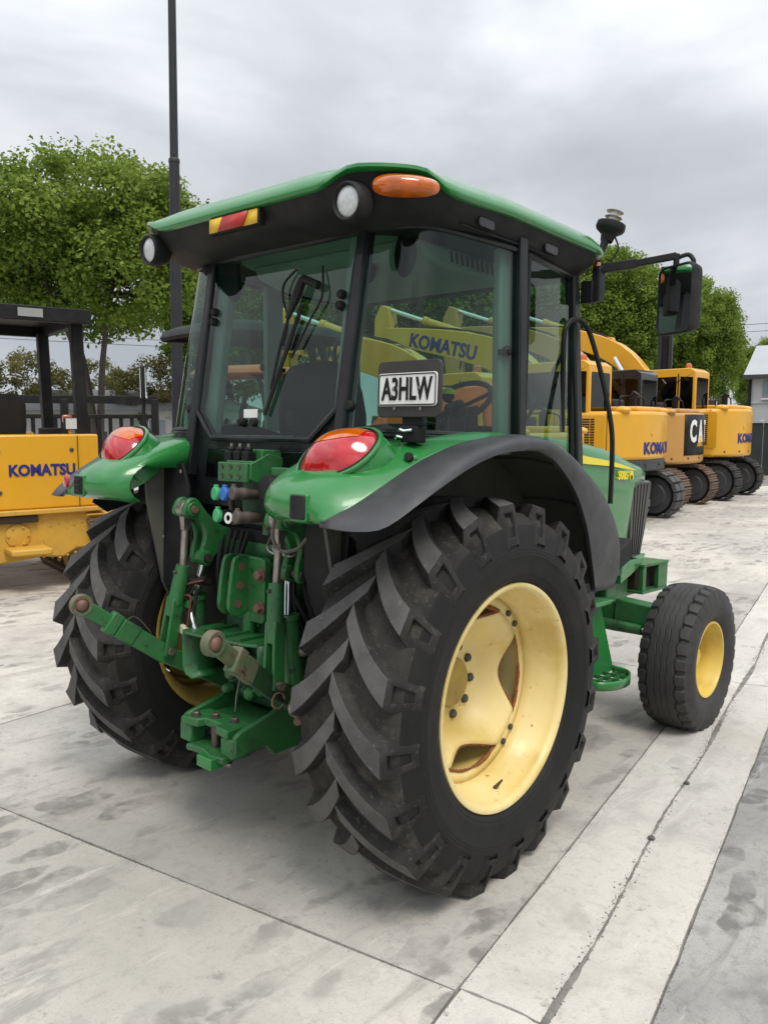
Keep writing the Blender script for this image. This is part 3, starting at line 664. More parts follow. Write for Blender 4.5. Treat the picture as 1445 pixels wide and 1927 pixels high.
    am.build('indicator_lens', MAT['lens_amber'], T_, smooth=60)
    bez = MB().tube([c + outline(2 * PI * k / 64) * 1.04 - nrm * .006 for k in range(64)], .010, 8, closed=True)
    if s < 0: bez.mirror()
    bez.build('lamp_pocket', MAT['green'], T_)
    po = MB().grid([[c + outline(2 * PI * k / n) * f - nrm * d_ for k in range(n)] for f, d_ in ((1.02, .006), (1.08, .016), (1.19, .060), (1.23, .13))], cv=True)
    if s < 0: po.mirror()
    po.build('lamp_shoulder', MAT['green'], T_, smooth=60)
    ln = MB().tube([c + outline(2 * PI * k / 64) * 1.0 + nrm * .003 for k in range(64)], .0035, 6, closed=True)
    if s < 0: ln.mirror()
    ln.build('lamp_gasket', MAT['rubber'], T_)
    # rear socket cover
    q = MB().prism(rrect(.066, .075, .008, 3, s * .672, 1.372), 'y', -.748, -.735); Cc = q.build('socket_cover', MAT['black_trim'], F, bevel=.003)
    q = MB().prism(rrect(.080, .090, .010, 3, s * .672, 1.372), 'y', -.743, -.730); q.build('socket_frame', MAT['green'], F, bevel=.004)
    if s < 0:
        for i in range(3): MB().box((-.672, -.750, 1.350 + .022 * i), (.040, .006, .010)).build('socket_fin', MAT['black_trim'], F, bevel=.002)
        MB().lathe([(0, .028), (.012, .028), (.017, .02), (.018, 0)], (-.775, -.735, 1.385), (-.3, -1, 0), n=20).build('reflector', MAT['lens_red'], F)
    else:
        # side marker recess with bolt on the shoulder seam
        MB().ell((.832, -.395, 1.530), (.028, .020, .020)).build('marker_boss', MAT['green'], F)
        MB().lathe([(0, .015), (.014, .015), (.016, .009), (.016, 0)], (.842, -.412, 1.535), (.3, -1, .3), n=14).build('rubber_stop', MAT['rubber'], F)
    return F
fender(1); fender(-1)
# ---- cab -----------------------------------------------------------------
def yr(z): return -.327 + (z - 1.63) * .14            # leaning plane of the rear window
def side_pt(t, z, s=1):                               # quarter window, t 0 (rear post) .. 1 (middle post)
    bot = [(.448, -.335), (.56, -.325), (.66, -.285), (.715, -.20), (.738, -.02), (.748, .18), (.750, .375)]
    top = [(.446, -.228), (.55, -.215), (.635, -.175), (.688, -.09), (.715, .06), (.735, .20), (.744, .345)]
    k = (z - 1.61) / .75; n = len(bot) - 1; u = t * n; i = min(n - 1, int(u)); f = u - i
    def cm(L):
        p0, p1, p2, p3 = [V(L[max(0, min(n, i + q))]) for q in (-1, 0, 1, 2)]
        return .5 * ((2 * p1) + (p2 - p0) * f + (2 * p0 - 5 * p1 + 4 * p2 - p3) * f * f + (3 * p1 - p0 - 3 * p2 + p3) * f ** 3)
    q = cm(bot).lerp(cm(top), k); return V((s * q.x, q.y, z))
def pillarpt(z, s): return V((s * .447, yr(z) + .004, z))
# rear window
hexo = [(-.30, 1.588), (.30, 1.588), (.425, 1.705), (.432, 2.35), (-.432, 2.35), (-.425, 1.705)]
def dense(poly, per=8):
    r_ = []
    for a, c in zip(poly, poly[1:] + poly[:1]):
        for k in range(per): r_.append((a[0] + (c[0] - a[0]) * k / per, a[1] + (c[1] - a[1]) * k / per))
    return r_
RW = MB().add([(x, yr(z) - .012, z) for x, z in hexo], [tuple(range(6))]).build('rear_window', MAT['glass_tint'], TR, recalc=False)
MB().tube([(x, yr(z) - .010, z) for x, z in dense(hexo, 5)], .013, 8, closed=True).build('window_seal', MAT['frame_black'], RW)
for x, z in ((.380, 2.126), (.380, 2.085), (-.380, 2.126), (-.380, 2.085), (-.108, 1.652), (-.030, 1.652)):
    MB().lathe([(-.012, .017), (.006, .017), (.013, .013), (.014, 0)], (x, yr(z) - .020, z), (0, -1, 0), n=16).build('glass_knob', MAT['rubber'], RW, smooth=50)
MB().box((-.06, yr(1.69) - .015, 1.688), (.085, .003, .034)).build('sticker', MAT['white'], RW)
wy = lambda z: yr(z) - .03
wp = MB().tube([(.262, wy(2.17), 2.17), (.215, wy(2.19) - .01, 2.19), (.182, wy(2.205) - .01, 2.203)], .016, 8)
wp.tube([(.182, wy(2.2) - .01, 2.205), (.160, wy(2.15) - .008, 2.15), (.113, wy(2.05) - .004, 2.055)], [.016, .020, .010], 8)
wp.tube([(.113, wy(2.05), 2.055), (.085, wy(1.9), 1.92), (.063, wy(1.78), 1.78)], .006, 6); WPR = wp.build('wiper', MAT['black'], RW)
MB().tube([(.182, wy(2.1) + .004, 2.105), (.105, wy(1.88) + .004, 1.88), (.040, wy(1.68) + .004, 1.680)], .008, 6).build('wiper_blade', MAT['rubber'], RW)
MB().tube(catmull([(.117, wy(2.25) + .01, 2.251), (.066, wy(2.2), 2.20), (.068, wy(2.14), 2.14), (.114, wy(2.047), 2.047), (.10, wy(1.95), 1.95)], 5), .0045, 6).build('washer_hose', MAT['rubber'], RW)
MB().tube(catmull([(.262, wy(2.25) + .01, 2.245), (.288, wy(2.15), 2.16), (.285, wy(2.1), 2.11), (.232, wy(2.028), 2.028), (.16, wy(1.9), 1.90)], 5), .0045, 6).build('washer_hose', MAT['rubber'], RW)
MB().prism([(-.42, 2.34), (-.29, 2.33), (-.275, 2.20), (-.31, 2.17), (-.37, 2.215), (-.42, 2.26)], 'y', -.235, -.215).build('blind_bracket', MAT['black'], RW)
MB().box((.16, yr(1.66) + .012, 1.665), (.03, .03, .06)).build('window_latch', MAT['black'], RW, bevel=.005)
for s in (1, -1):
    # rear corner post
    p = MB().bar(pillarpt(1.42, s), pillarpt(2.40, s), .052, .05, (0, 1, 0)); p.build('rear_post', MAT['frame_black'], TR, bevel=.008)
    # curved quarter window
    g = MB().grid([[side_pt(t / 20, 1.62 + .735 * k / 8, s) for t in range(21)] for k in range(9)])
    Q = g.build('quarter_window', MAT['glass_tint'], TR, smooth=60, recalc=False)
    loop = [side_pt(t / 20, 1.62, s) for t in range(21)] + [side_pt(1, 1.62 + .735 * k / 8, s) for k in range(1, 8)] + [side_pt(t / 20, 2.355, s) for t in range(20, -1, -1)] + [side_pt(0, 1.62 + .735 * k / 8, s) for k in range(7, 0, -1)]
    MB().tube(loop, .012, 8, closed=True).build('window_seal', MAT['frame_black'], Q)
    kz = 1.712; q = side_pt(.06, kz, s); MB().lathe([(-.01, .020), (.008, .020), (.015, .014), (.016, 0)], q + V((s * .0, -.006, 0)), (s * .15, -1, 0), n=16).build('glass_knob', MAT['rubber'], Q)
    if s < 0:
        q = side_pt(.1, 2.33, s); MB().lathe([(-.01, .022), (.010, .022), (.016, .014), (.017, 0)], q, (-.15, -1, 0), n=16).build('glass_knob', MAT['rubber'], Q)
    # black cab shell under the window and curved sill
    g = MB().grid([[side_pt(t / 20, z, s) - V((s * .012, 0, 0)) for t in range(21)] for z in (1.56, 1.58, 1.60)] + [[side_pt(t / 20, 1.612, s) + V((s * .012, -.008, 0)) for t in range(21)]])
    g.build('cab_sill', MAT['frame_black'], TR, solid=.012, off=0, smooth=50)
    # middle post, with its lighter inner trim
    MB().bar((s * .748, .386, 1.575), (s * .742, .352, 2.41), .048, .055, (0, 1, 0)).build('middle_post', MAT['frame_black'], TR, bevel=.008)
    MB().bar((s * .700, .345, 1.55), (s * .692, .315, 2.37), .04, .10, (0, 1, 0)).build('inner_post_trim', MAT['interior_grey'], TR, bevel=.01)
    # door glass with narrow frame
    def dp(u, v): return V((s * (.752 - .055 * u - .008 * v), .415 + (.545 - .065 * v) * u, 1.62 - .40 * u ** 1.4 + (.735 + .40 * u ** 1.4) * v))
    D = MB().grid([[dp(u / 8, v / 8) for u in range(9)] for v in range(9)]).build('door_window', MAT['glass_tint'], TR, smooth=60, recalc=False)
    lp = [dp(u / 8, 0) for u in range(9)] + [dp(1, v / 8) for v in range(1, 9)] + [dp(u / 8, 1) for u in range(7, -1, -1)] + [dp(0, v / 8) for v in range(7, 0, -1)]
    MB().tube(lp, .014, 8, closed=True).build('door_frame', MAT['frame_black'], D)
    MB().box((s * .765, .47, 1.60), (.03, .10, .055)).box((s * .775, .53, 1.585), (.02, .03, .075)).build('door_handle', MAT['black_trim'], D, bevel=.008)
    MB().box((s * .72, .35, 1.955), (.02, .16, .022)).ell((s * .735, .30, 1.96), (.018, .022, .022)).build('window_stay', MAT['black'], D, bevel=.004)
    MB().bar((s * .705, 1.00, 1.25), (s * .680, .885, 2.41), .050, .055, (0, 1, 0)).build('front_post', MAT['frame_black'], TR, bevel=.008)
    # grab rail beside the front post
    rail = [(.70, .83, 1.66), (.705, .81, 1.85), (.71, .79, 2.06), (.715, .80, 2.125), (.722, .85, 2.16), (.735, .92, 2.15), (.752, .965, 2.09), (.80, 1.0, 1.90), (.842, 1.02, 1.70), (.850, 1.03, 1.55), (.852, 1.03, 1.34)]
    MB().tube(catmull([(s * a, b_, c) for a, b_, c in rail], 4), .0115, 10).build('grab_rail', MAT['black'], TR)
# front window
def fw(u, v): return V((-.675 + 1.35 * u, 1.0 - .115 * v + .10 * math.sin(PI * u), 1.35 + 1.02 * v))
FW = MB().grid([[fw(u / 12, v / 6) for u in range(13)] for v in range(7)]).build('front_window', MAT['glass_tint'], TR, smooth=60, recalc=False)
lp = [fw(u / 12, 0) for u in range(13)] + [fw(1, v / 6) for v in range(1, 7)] + [fw(u / 12, 1) for u in range(11, -1, -1)] + [fw(0, v / 6) for v in range(5, 0, -1)]
MB().tube(lp, .014, 8, closed=True).build('window_seal', MAT['frame_black'], FW)
MB().tube([(.30, 1.10, 1.66), (.45, 1.06, 1.85), (.60, 1.0, 2.05)], .010, 6).build('wiper', MAT['black'], FW)
# wall under the rear window
MB().prism([(-.45, 1.30), (.45, 1.30), (.45, 1.67), (.425, 1.70), (.305, 1.575), (-.305, 1.575), (-.425, 1.70), (-.45, 1.67)], 'y', -.325, -.29).build('rear_cab_wall', MAT['frame_black'], TR, bevel=.004)
MB().prism([(-.36, 1.42), (.36, 1.42), (.34, 1.54), (-.34, 1.54)], 'y', -.334, -.32).build('rear_wall_panel', MAT['glass_dark'], TR, bevel=.004)
# cab floor and inner walls
MB().box((0, .36, 1.18), (1.04, 1.28, .06)).build('cab_floor', MAT['interior_dark'], TR)
for s in (1, -1):
    MB().prism([(-.24, 1.20), (.40, 1.20), (.40, 1.50), (.25, 1.60), (-.05, 1.66), (-.22, 1.64)], 'x', s * .40, s * .53).build('side_console', MAT['interior_dark'], TR, bevel=.02)
    MB().bar((s * .395, -.27, 1.6), (s * .39, -.19, 2.36), .075, .05, (0, 1, 0)).build('inner_rear_trim', MAT['interior_grey'], TR, bevel=.012)
# seat
b = MB()
prof = [(.215, 1.42, .07), (.235, 1.55, .085), (.240, 1.70, .085), (.225, 1.79, .08), (.20, 1.865, .07), (.16, 1.905, .05), (.10, 1.92, .02)]
rows = []
for wd, z, th in prof:
    yb = .03 - (z - 1.42) * .10
    rows.append([V((wd * math.cos(a) * (abs(math.cos(a)) ** -.35 if abs(math.cos(a)) > .05 else 1), yb + th * math.sin(a) * (abs(math.sin(a)) ** -.2 if abs(math.sin(a)) > .05 else 1), z)) for a in [2 * PI * k / 28 for k in range(28)]])
b.grid(rows, cv=True); b.add(rows[-1], [tuple(range(28))])
ST = b.build('seat_back', MAT['interior_dark'], TR, smooth=60)
MB().box((0, .25, 1.42), (.48, .46, .14)).build('seat_cushion', MAT['interior_dark'], ST, bevel=.04, seg=3)
MB().box((0, .24, 1.28), (.34, .34, .16)).build('seat_base', MAT['interior_dark'], ST, bevel=.01)
for s in (1, -1): MB().box((s * .27, .22, 1.60), (.06, .30, .05)).build('armrest', MAT['interior_dark'], ST, bevel=.02)
# steering column and wheel
b = MB().prism([(.80, 1.2), (.98, 1.2), (1.0, 1.50), (1.02, 1.66), (.92, 1.70), (.86, 1.62)], 'x', -.26, .26); DSH = b.build('dashboard', MAT['interior_dark'], TR, bevel=.03)
sw = V((.03, .93, 1.80)); nn = V((0, -.62, .78)).normalized(); a_, b_, _ = frame(nn)
SWh = MB().tube([sw + (a_ * math.cos(q * PI / 24) + b_ * math.sin(q * PI / 24)) * .19 for q in range(48)], .015, 8, closed=True).build('steering_wheel', MAT['black'], TR)
for q in (0, 2.1, 4.2): MB().tube([sw - nn * .03, sw + (a_ * math.cos(q + .5) + b_ * math.sin(q + .5)) * .18], .011, 6).build('spoke', MAT['black'], SWh)
MB().lathe([(-.06, .03), (-.02, .045), (.0, .04), (.01, 0)], sw, nn, n=20).build('hub', MAT['black'], SWh)
MB().cyl(sw - nn * .05, (.03, .98, 1.55), .03).build('column', MAT['interior_dark'], SWh)
KN = MB().tube([(.20, .62, 1.60), (.205, .63, 1.77)], .012, 8).build('lever', MAT['black'], TR)
MB().ell((.205, .63, 1.815), (.030, .030, .030)).build('knob_base', MAT['black'], KN); MB().ell((.205, .63, 1.828), (.033, .033, .028), z0=-.1).build('knob', MAT['decal_yellow'], KN)
for x, y in ((.46, .30), (.50, .18), (.44, .44)):
    L_ = MB().tube([(x, y, 1.60), (x - .02, y + .02, 1.72)], .007, 6).build('lever', MAT['black'], TR); MB().ell((x - .02, y + .02, 1.735), (.018, .018, .024)).build('knob', MAT['orange'] if x > .48 else MAT['black'], L_)
MB().box((.56, .68, 1.83), (.11, .02, .15), rotx(.2)).build('display', MAT['black'], TR, bevel=.008)
# headliner with air vents
MB().box((0, .30, 2.385), (1.30, 1.06, .03)).build('headliner', MAT['headliner'], TR, bevel=.01)
HB = MB().prism([(-.02, 2.372), (.02, 2.318), (.14, 2.288), (.60, 2.288), (.72, 2.33), (.76, 2.372)], 'x', -.45, .52).build('air_duct', MAT['headliner'], TR, bevel=.015)
for i in range(9): MB().box((.521, .20 + .036 * i, 2.335), (.006, .012, .042), rotx(.25)).build('vent_slot', MAT['vent_dark'], HB)
MB().ell((.20, .05, 2.29), (.05, .03, .055)).build('interior_lamp', MAT['black'], TR)
MB().ell((.50, -.06, 2.30), (.055, .012, .09)).build('speaker_grille', MAT['interior_dark'], TR)
# ---- roof: green cap on a black skirt
def plan(n=150):
    p = []
    for (sx_, y0, sy_, a0, r) in ((1, 1.09, 1, 0, .20), (-1, 1.09, 1, 90, .20), (-1, -.49, -1, 180, .33), (1, -.49, -1, 270, .33)):
        for k in range(13):
            a = R(a0 + 90 * k / 12); p.append((sx_ * (.80 - r) + r * math.cos(a), y0 - sy_ * r + r * math.sin(a), 0))
    return resample(p, n, closed=True)
OUT = plan()
def cornerness(p):
    d = min((p - V((sx_ * .690, -.390, 0))).length for sx_ in (1, -1)); t = max(0, min(1, (.25 - d) / .14)); return t * t * (3 - 2 * t)
def edge_z(p): return 2.445 + .046 * cornerness(p) + .016 * max(0, min(1, (p.y + .1) / .3))
def inset(p, d):
    c = V((0, .30, 0)); q = p - c
    return V((c.x + math.copysign(max(0, abs(q.x) - d * min(1, abs(q.x) / .40)), q.x), c.y + math.copysign(max(0, abs(q.y) - d * min(1, abs(q.y) / .40)), q.y), 0))
def ring(d, dz, flat=None, cw=1.0):
    return [inset(p, d) + V((0, 0, ((edge_z(p) + dz) if flat is None else edge_z(p) * (1 - cw) + flat * cw) - (.80 * cornerness(p) * dz if dz > .01 else 0))) for p in OUT]
cap = MB().grid([ring(.028, -.012), ring(.006, -.012), ring(-.004, -.004), ring(-.003, .008), ring(.008, .030), ring(.028, .054), ring(.062, .076), ring(.12, 0, 2.545, .75), ring(.20, 0, 2.572, 1), ring(.32, 0, 2.584, 1), ring(.50, 0, 2.590, 1), ring(.78, 0, 2.592, 1)], cv=True)
ROOF = cap.build('roof_cap', MAT['green'], TR, smooth=60)
sk = MB().grid([ring(.014, -.006), ring(.020, -.016, ), ring(.030, 0, 2.405, .75), ring(.055, 0, 2.375, .95), ring(.10, 0, 2.356, 1), ring(.165, 0, 2.345, 1), ring(.24, 0, 2.352, 1), ring(.30, 0, 2.375, 1)], cv=True)
SK = sk.build('roof_skirt', MAT['black_trim'], TR, smooth=60)
MB().tube([(.745, -.05, 2.374), (.752, .18, 2.374), (.752, .40, 2.378), (.748, .62, 2.38)], .004, 6).build('skirt_seam', MAT['black'], SK)
for y in (.08, .55): MB().prism(rrect(.10, .035, .012, 3, y, 2.40), 'x', .757, .772).build('latch_recess', MAT['black_gloss'], SK, bevel=.003)
# hazard reflector strip: yellow, red, yellow
def rf(x0, x1, s0, s1, m): MB().add([(x0, -.488, 2.374), (x1, -.488, 2.374), (x1 + s1, -.488, 2.426), (x0 + s0, -.488, 2.426)], [(0, 1, 2, 3)]).build('reflector_panel', m, HZ, solid=.004)
HZ = MB().prism([(-.145, 2.370), (.155, 2.370), (.155, 2.430), (-.145, 2.430)], 'y', -.486, -.455).build('hazard_strip', MAT['black'], TR, bevel=.003)
HZ.rotation_euler = (0, 0, 0)
rf(-.135, -.085, 0, .028, MAT['refl_yellow']); rf(-.084, .065, .028, .028, MAT['refl_red']); rf(.066, .145, .028, 0, MAT['refl_yellow'])
# work lamps
for s in (1, -1):
    c = V((s * .585, -.435, 2.383)); d = V((s * .04, -1, -.12)).normalized()
    Lh = MB().lathe([(-.055, .030), (-.045, .050), (-.015, .064), (.02, .066), (.038, .064), (.044, .058), (.040, .052), (.030, .050)], c, d, n=32).build('work_lamp', MAT['black_trim'], TR, smooth=45)
    MB().lathe([(.030, .051), (.038, .040), (.042, .02), (.043, 0)], c, d, n=28).build('lamp_lens', MAT['lens_clear'], Lh)
    MB().tube([c - d * .05, (s * .60, -.36, 2.43)], .018, 8).build('lamp_bracket', MAT['black'], Lh)
    MB().tube(catmull([c - d * .05 + V((0, 0, .02)), c + V((.03, .03, .055)), c + V((.06, .06, .045))], 4), .005, 6).build('lamp_cable', MAT['rubber'], Lh)
    # amber roof indicator wrapping the corner
    c = V((s * .742, -.352, 2.430)); t = V((s * .62, .60, 0)).normalized(); nrm = V((s * .66, -.70, -.1)).normalized(); up = nrm.cross(t) if s > 0 else t.cross(nrm)
    M_ = MX((t, up, nrm)).transposed()
    g = []
    for f in (1, .96, .88, .75, .55, .3, .001):
        row = []
        for k in range(40):
            a = 2 * PI * k / 40; ca, sa = math.cos(a), math.sin(a)
            px = .112 * math.copysign(abs(ca) ** .8, ca); py = (.037 + .004 * -ca) * math.copysign(abs(sa) ** .75, sa)
            row.append(c + M_ @ V((px * f, py * f, .040 * (1 - f ** 3) - .25 * (px * f) ** 2 * 4)))
        g.append(row)
    IN = MB().grid(g, cv=True).build('roof_indicator', MAT['lens_amber'], TR, smooth=60)
    MB().ell(c - nrm * .03, (.105, .028, .02), M_).build('lamp_socket', MAT['black'], IN)
# mirror arm and mirror
s = 1
MA = MB().prism([(.99, 2.415), (1.03, 2.425), (1.03, 2.26), (.97, 2.255), (.97, 2.40)], 'x', .735, .775).box((.715, .99, 2.30), (.06, .05, .10)).build('mirror_bracket', MAT['black'], TR, bevel=.006)
MB().bar((.76, 1.01, 2.405), (.90, 1.08, 2.425), .034, .040).bar((.895, 1.078, 2.424), (1.05, 1.15, 2.452), .026, .030).build('mirror_arm', MAT['black'], MA, bevel=.004)
MB().tube(catmull([(1.05, 1.16, 2.445), (1.09, 1.18, 2.458), (1.115, 1.18, 2.43), (1.115, 1.18, 2.40)], 4), .010, 8).cyl((1.05, 1.15, 2.46), (1.05, 1.15, 2.405), .013).build('mirror_stay', MAT['black'], MA)
def mirror_head(c, w_, h_, ang, par):
    M_ = rotz(ang); P2 = rrect(w_, h_, .035, 5)
    b = MB(); rr = []
    for sc_, yy in ((.80, .075), (.95, .055), (1.0, .02), (1.0, -.005), (.965, -.012), (.93, -.006)): rr.append([V(c) + M_ @ V((p[0] * sc_, yy, p[1] * sc_ + .012 * p[0] / w_ * h_)) for p in P2])
    b.grid(rr, cv=True); b.add(rr[0], [tuple(range(len(P2)))])
    H_ = b.build('mirror_head', MAT['black_trim'], par, smooth=45)
    MB().add([V(c) + M_ @ V((p[0] * .935, -.004, p[1] * .935 + .012 * p[0] / w_ * h_)) for p in P2], [tuple(range(len(P2)))]).build('mirror_glass', MAT['mirror'], par)
mirror_head((1.055, 1.15, 2.262), .195, .305, R(-20), MA)
# flashing beacon, its amber dome missing
BE = MB().tube([(.705, 1.06, 2.455), (.722, 1.09, 2.52), (.735, 1.11, 2.585)], [.024, .017, .022], 12).build('beacon', MAT['black'], TR)
d = V((.20, .16, 1)).normalized(); c = V((.738, 1.118, 2.60))
MB().lathe([(-.05, .028), (-.02, .034), (.0, .062), (.012, .068), (.034, .066), (.040, .050), (.040, 0)], c, d, n=28).build('beacon_base', MAT['black_trim'], BE)
MB().lathe([(.04, .024), (.062, .024), (.062, .040), (.064, .040), (.064, .022), (.088, .022), (.088, .040), (.090, .040), (.090, .0)], c, d, n=24).build('beacon_reflector', MAT['beacon_bare'] if 'beacon_bare' in MAT else mat('beacon_bare', (.62, .60, .56), .3, .4, 0, var=(40, (.35, .32, .28), .7)), BE)
MB().tube(catmull([(.76, 1.12, 2.58), (.775, 1.14, 2.52), (.75, 1.12, 2.46)], 4), .004, 6).build('beacon_cable', MAT['rubber'], BE)
MB().prism(rrect(.05, .05, .02, 4, 1.055, 2.425), 'x', .705, .728).build('front_indicator', MAT['lens_amber_dark'], TR, bevel=.005)
# ---- number plate on its hinged board
NP = MB().prism(rrect(.272, .188, .020, 4, .785, 1.762), 'y', -.362, -.350).build('plate_board', MAT['plate_backing'] if 'plate_backing' in MAT else mat('plate_backing', (.028, .026, .025), .55, 0, 0, var=(12, (.045, .042, .04), .6), spots=[(50, (.14, .13, .12), .70, .78)]), TR, bevel=.003)
NPW = MB().prism(rrect(.252, .110, .012, 4, .783, 1.760), 'y', -.368, -.361).build('number_plate', MAT['plate_white'], NP, bevel=.002)
MB().tube([(x, -.3685, z) for x, z in rrect(.243, .101, .010, 4, .783, 1.760)], .0022, 6, closed=True).build('plate_border', MAT['plate_black'], NP)
lettering('A3HLW', .104, MAT['plate_black'], NP, (.783, -.3695, 1.758), (1, 0, 0), (0, 0, 1), ext=.0015, weight=.0022, xs=.60, space=1.0)
for x, z in ((.727, 1.762), (.840, 1.764), (.73, 1.698), (.842, 1.696)): MB().lathe([(0, .006), (.004, .006), (.005, 0)], (x, -.3675 if z > 1.7 else -.362, z), (0, -1, 0), n=10).build('screw', MAT['steel'], NP)
PB = MB().box((.79, -.335, 1.655), (.085, .020, .035)).box((.79, -.335, 1.612), (.070, .055, .055)).build('plate_hinge', MAT['black'], NP, bevel=.004)
MB().tube([(.76, -.368, 1.628), (.785, -.375, 1.622), (.81, -.366, 1.626)], .005, 6).build('hinge_pin', MAT['chrome'], NP)
MB().tube([(.742, -.368, 1.598), (.757, -.378, 1.604), (.775, -.372, 1.60)], .005, 6).build('hinge_pin', MAT['chrome'], NP)
# ---- bonnet, grille, front end -------------------------------------------------
ST_ = [(1.12, .372, 1.665, .86), (1.6, .370, 1.655, .86), (2.0, .362, 1.622, .84), (2.28, .350, 1.575, .82), (2.42, .340, 1.545, 1.36), (2.55, .325, 1.512, 1.395), (2.66, .300, 1.478, 1.405), (2.74, .255, 1.445, 1.405), (2.77, .18, 1.425, 1.40)]
rows = []
for y, wv, zt, zb in ST_:
    half = [(wv * .995, zb), (wv, zb + (zt - zb) * .30), (wv, zb + (zt - zb) * .62), (wv * .995, zt - .115 if zt - .115 > zb + .62 * (zt - zb) else zb + .7 * (zt - zb)), (wv * .965, zt - .062 if y < 2.4 else zb + .8 * (zt - zb)), (wv * .88, zt - .024), (wv * .70, zt - .007), (wv * .35, zt)]
    rows.append([V((x, y, z)) for x, z in half] + [V((0, y, zt + .002))] + [V((-x, y, z)) for x, z in half[::-1]])
HD = MB().grid(rows).build('bonnet', MAT['green'], TR, solid=.006, off=-1, smooth=50)
for s in (1, -1):
    GR = MB().prism([(2.405, 1.375), (2.56, 1.40), (2.68, 1.405), (2.72, 1.39), (2.66, 1.10), (2.60, .92), (2.46, .91), (2.42, 1.05), (2.40, 1.25)], 'x', s * .14, s * .325).build('grille', MAT['black_gloss'], TR, bevel=.012)
    for i in range(5):
        t = i / 4; y0, y1 = 2.46 + .19 * t, 2.47 + .10 * t
        MB().bar((s * .322, y0, 1.385), (s * .322, y1, .93), .012, .012, (1, 0, 0)).build('grille_fin', MAT['black'], GR, bevel=.003)
    pts = [(1.50, 1.572), (1.72, 1.550), (2.0, 1.528), (2.2, 1.502), (2.37, 1.472), (2.2, 1.484), (2.0, 1.498), (1.72, 1.508), (1.50, 1.520)]
    MB().prism(pts, 'x', s * .372, s * .376).build('bonnet_stripe', MAT['decal_yellow'], HD)
lettering('5085 M', .072, MAT['decal_yellow'], HD, (.3610, 2.235, 1.440), (0, 1, 0), (0, 0, 1), ext=.006, weight=.0020, xs=.95)
MB().box((0, 2.64, 1.15), (.30, .06, .46)).build('grille_centre', MAT['black_gloss'], TR, bevel=.01)
NB = MB().prism([(2.44, .90), (2.62, .905), (2.66, .93), (2.60, .86), (2.44, .80), (2.30, .76), (2.30, .86)], 'x', -.335, .335).build('bonnet_lower_edge', MAT['green'], TR, bevel=.006)
# front support casting with its square pockets
FSb = MB().prism([(2.40, .62), (2.86, .62), (2.86, .87), (2.40, .87)], 'x', -.20, .20).build('front_support', MAT['green_old'], TR, bevel=.01)
for s in (1, -1):
    f = FSb
    MB().box((s * .285, 2.76, .855), (.17, .40, .018)).build('bracket_plate', MAT['green_old'], f, bevel=.003)
    MB().box((s * .285, 2.76, .680), (.17, .40, .018)).build('bracket_plate', MAT['green_old'], f, bevel=.003)
    MB().box((s * .35, 2.885, .768), (.030, .15, .158)).build('bracket_plate', MAT['green_old'], f, bevel=.004)
    MB().box((s * .35, 2.59, .768), (.030, .05, .158)).build('bracket_plate', MAT['green_old'], f, bevel=.004)
    MB().box((s * .27, 2.75, .768), (.06, .33, .155)).build('pocket_shade', MAT['vent_dark'], f)  # added dark block standing in for the shade inside the pocket
    MB().box((s * .24, 2.36, .70), (.10, .30, .20)).build('frame_rail', MAT['green_old'], f, bevel=.01)
    # front axle half with steering cylinder and spindle
    A = MB().bar((s * .02, 2.22, .635), (s * .60, 2.20, .605), .11, .125).build('front_axle', MAT['green_old'], TR, bevel=.012)
    MB().bar((s * .38, 2.198, .630), (s * .62, 2.195, .615), .125, .14).build('axle_sleeve', MAT['green_old'], A, bevel=.01)
    MB().tube([(s * .10, 2.10, .555), (s * .40, 2.10, .545), (s * .57, 2.11, .540)], [.034, .034, .030], 14).build('steering_cylinder', MAT['green_old'], A)
    MB().cyl((s * .57, 2.11, .54), (s * .64, 2.14, .54), .016).build('tie_rod', MAT['steel'], A)
    for q in (.24, .29): MB().hexa((s * q, 2.10, .583), (0, 0, 1), .013, .028).build('hose_fitting', MAT['bolt'], A)
    MB().ell((s * .19, 2.08, .555), (.05, .04, .042)).build('hose_boot', MAT['black'], A)
    MB().lathe([(-.16, .045), (-.10, .055), (.06, .055), (.09, .048), (.10, .052), (.115, .050), (.12, 0)], (s * .635, 2.235, .60), (s * .12, 0, 1), n=20).build('spindle', MAT['green_old'], A)
    MB().bar((s * .60, 2.10, .53), (s * .65, 2.26, .52), .07, .05).build('steering_arm', MAT['green_old'], A, bevel=.01)
    MB().hexa((s * .62, 2.12, .555), (0, 0, 1), .016, .03).build('axle_nut', MAT['bolt'], A)
    MB().cyl((s * .62, 2.282, .42), (s * .80, 2.282, .40), .045).build('stub_axle', MAT['green_dark'], A)
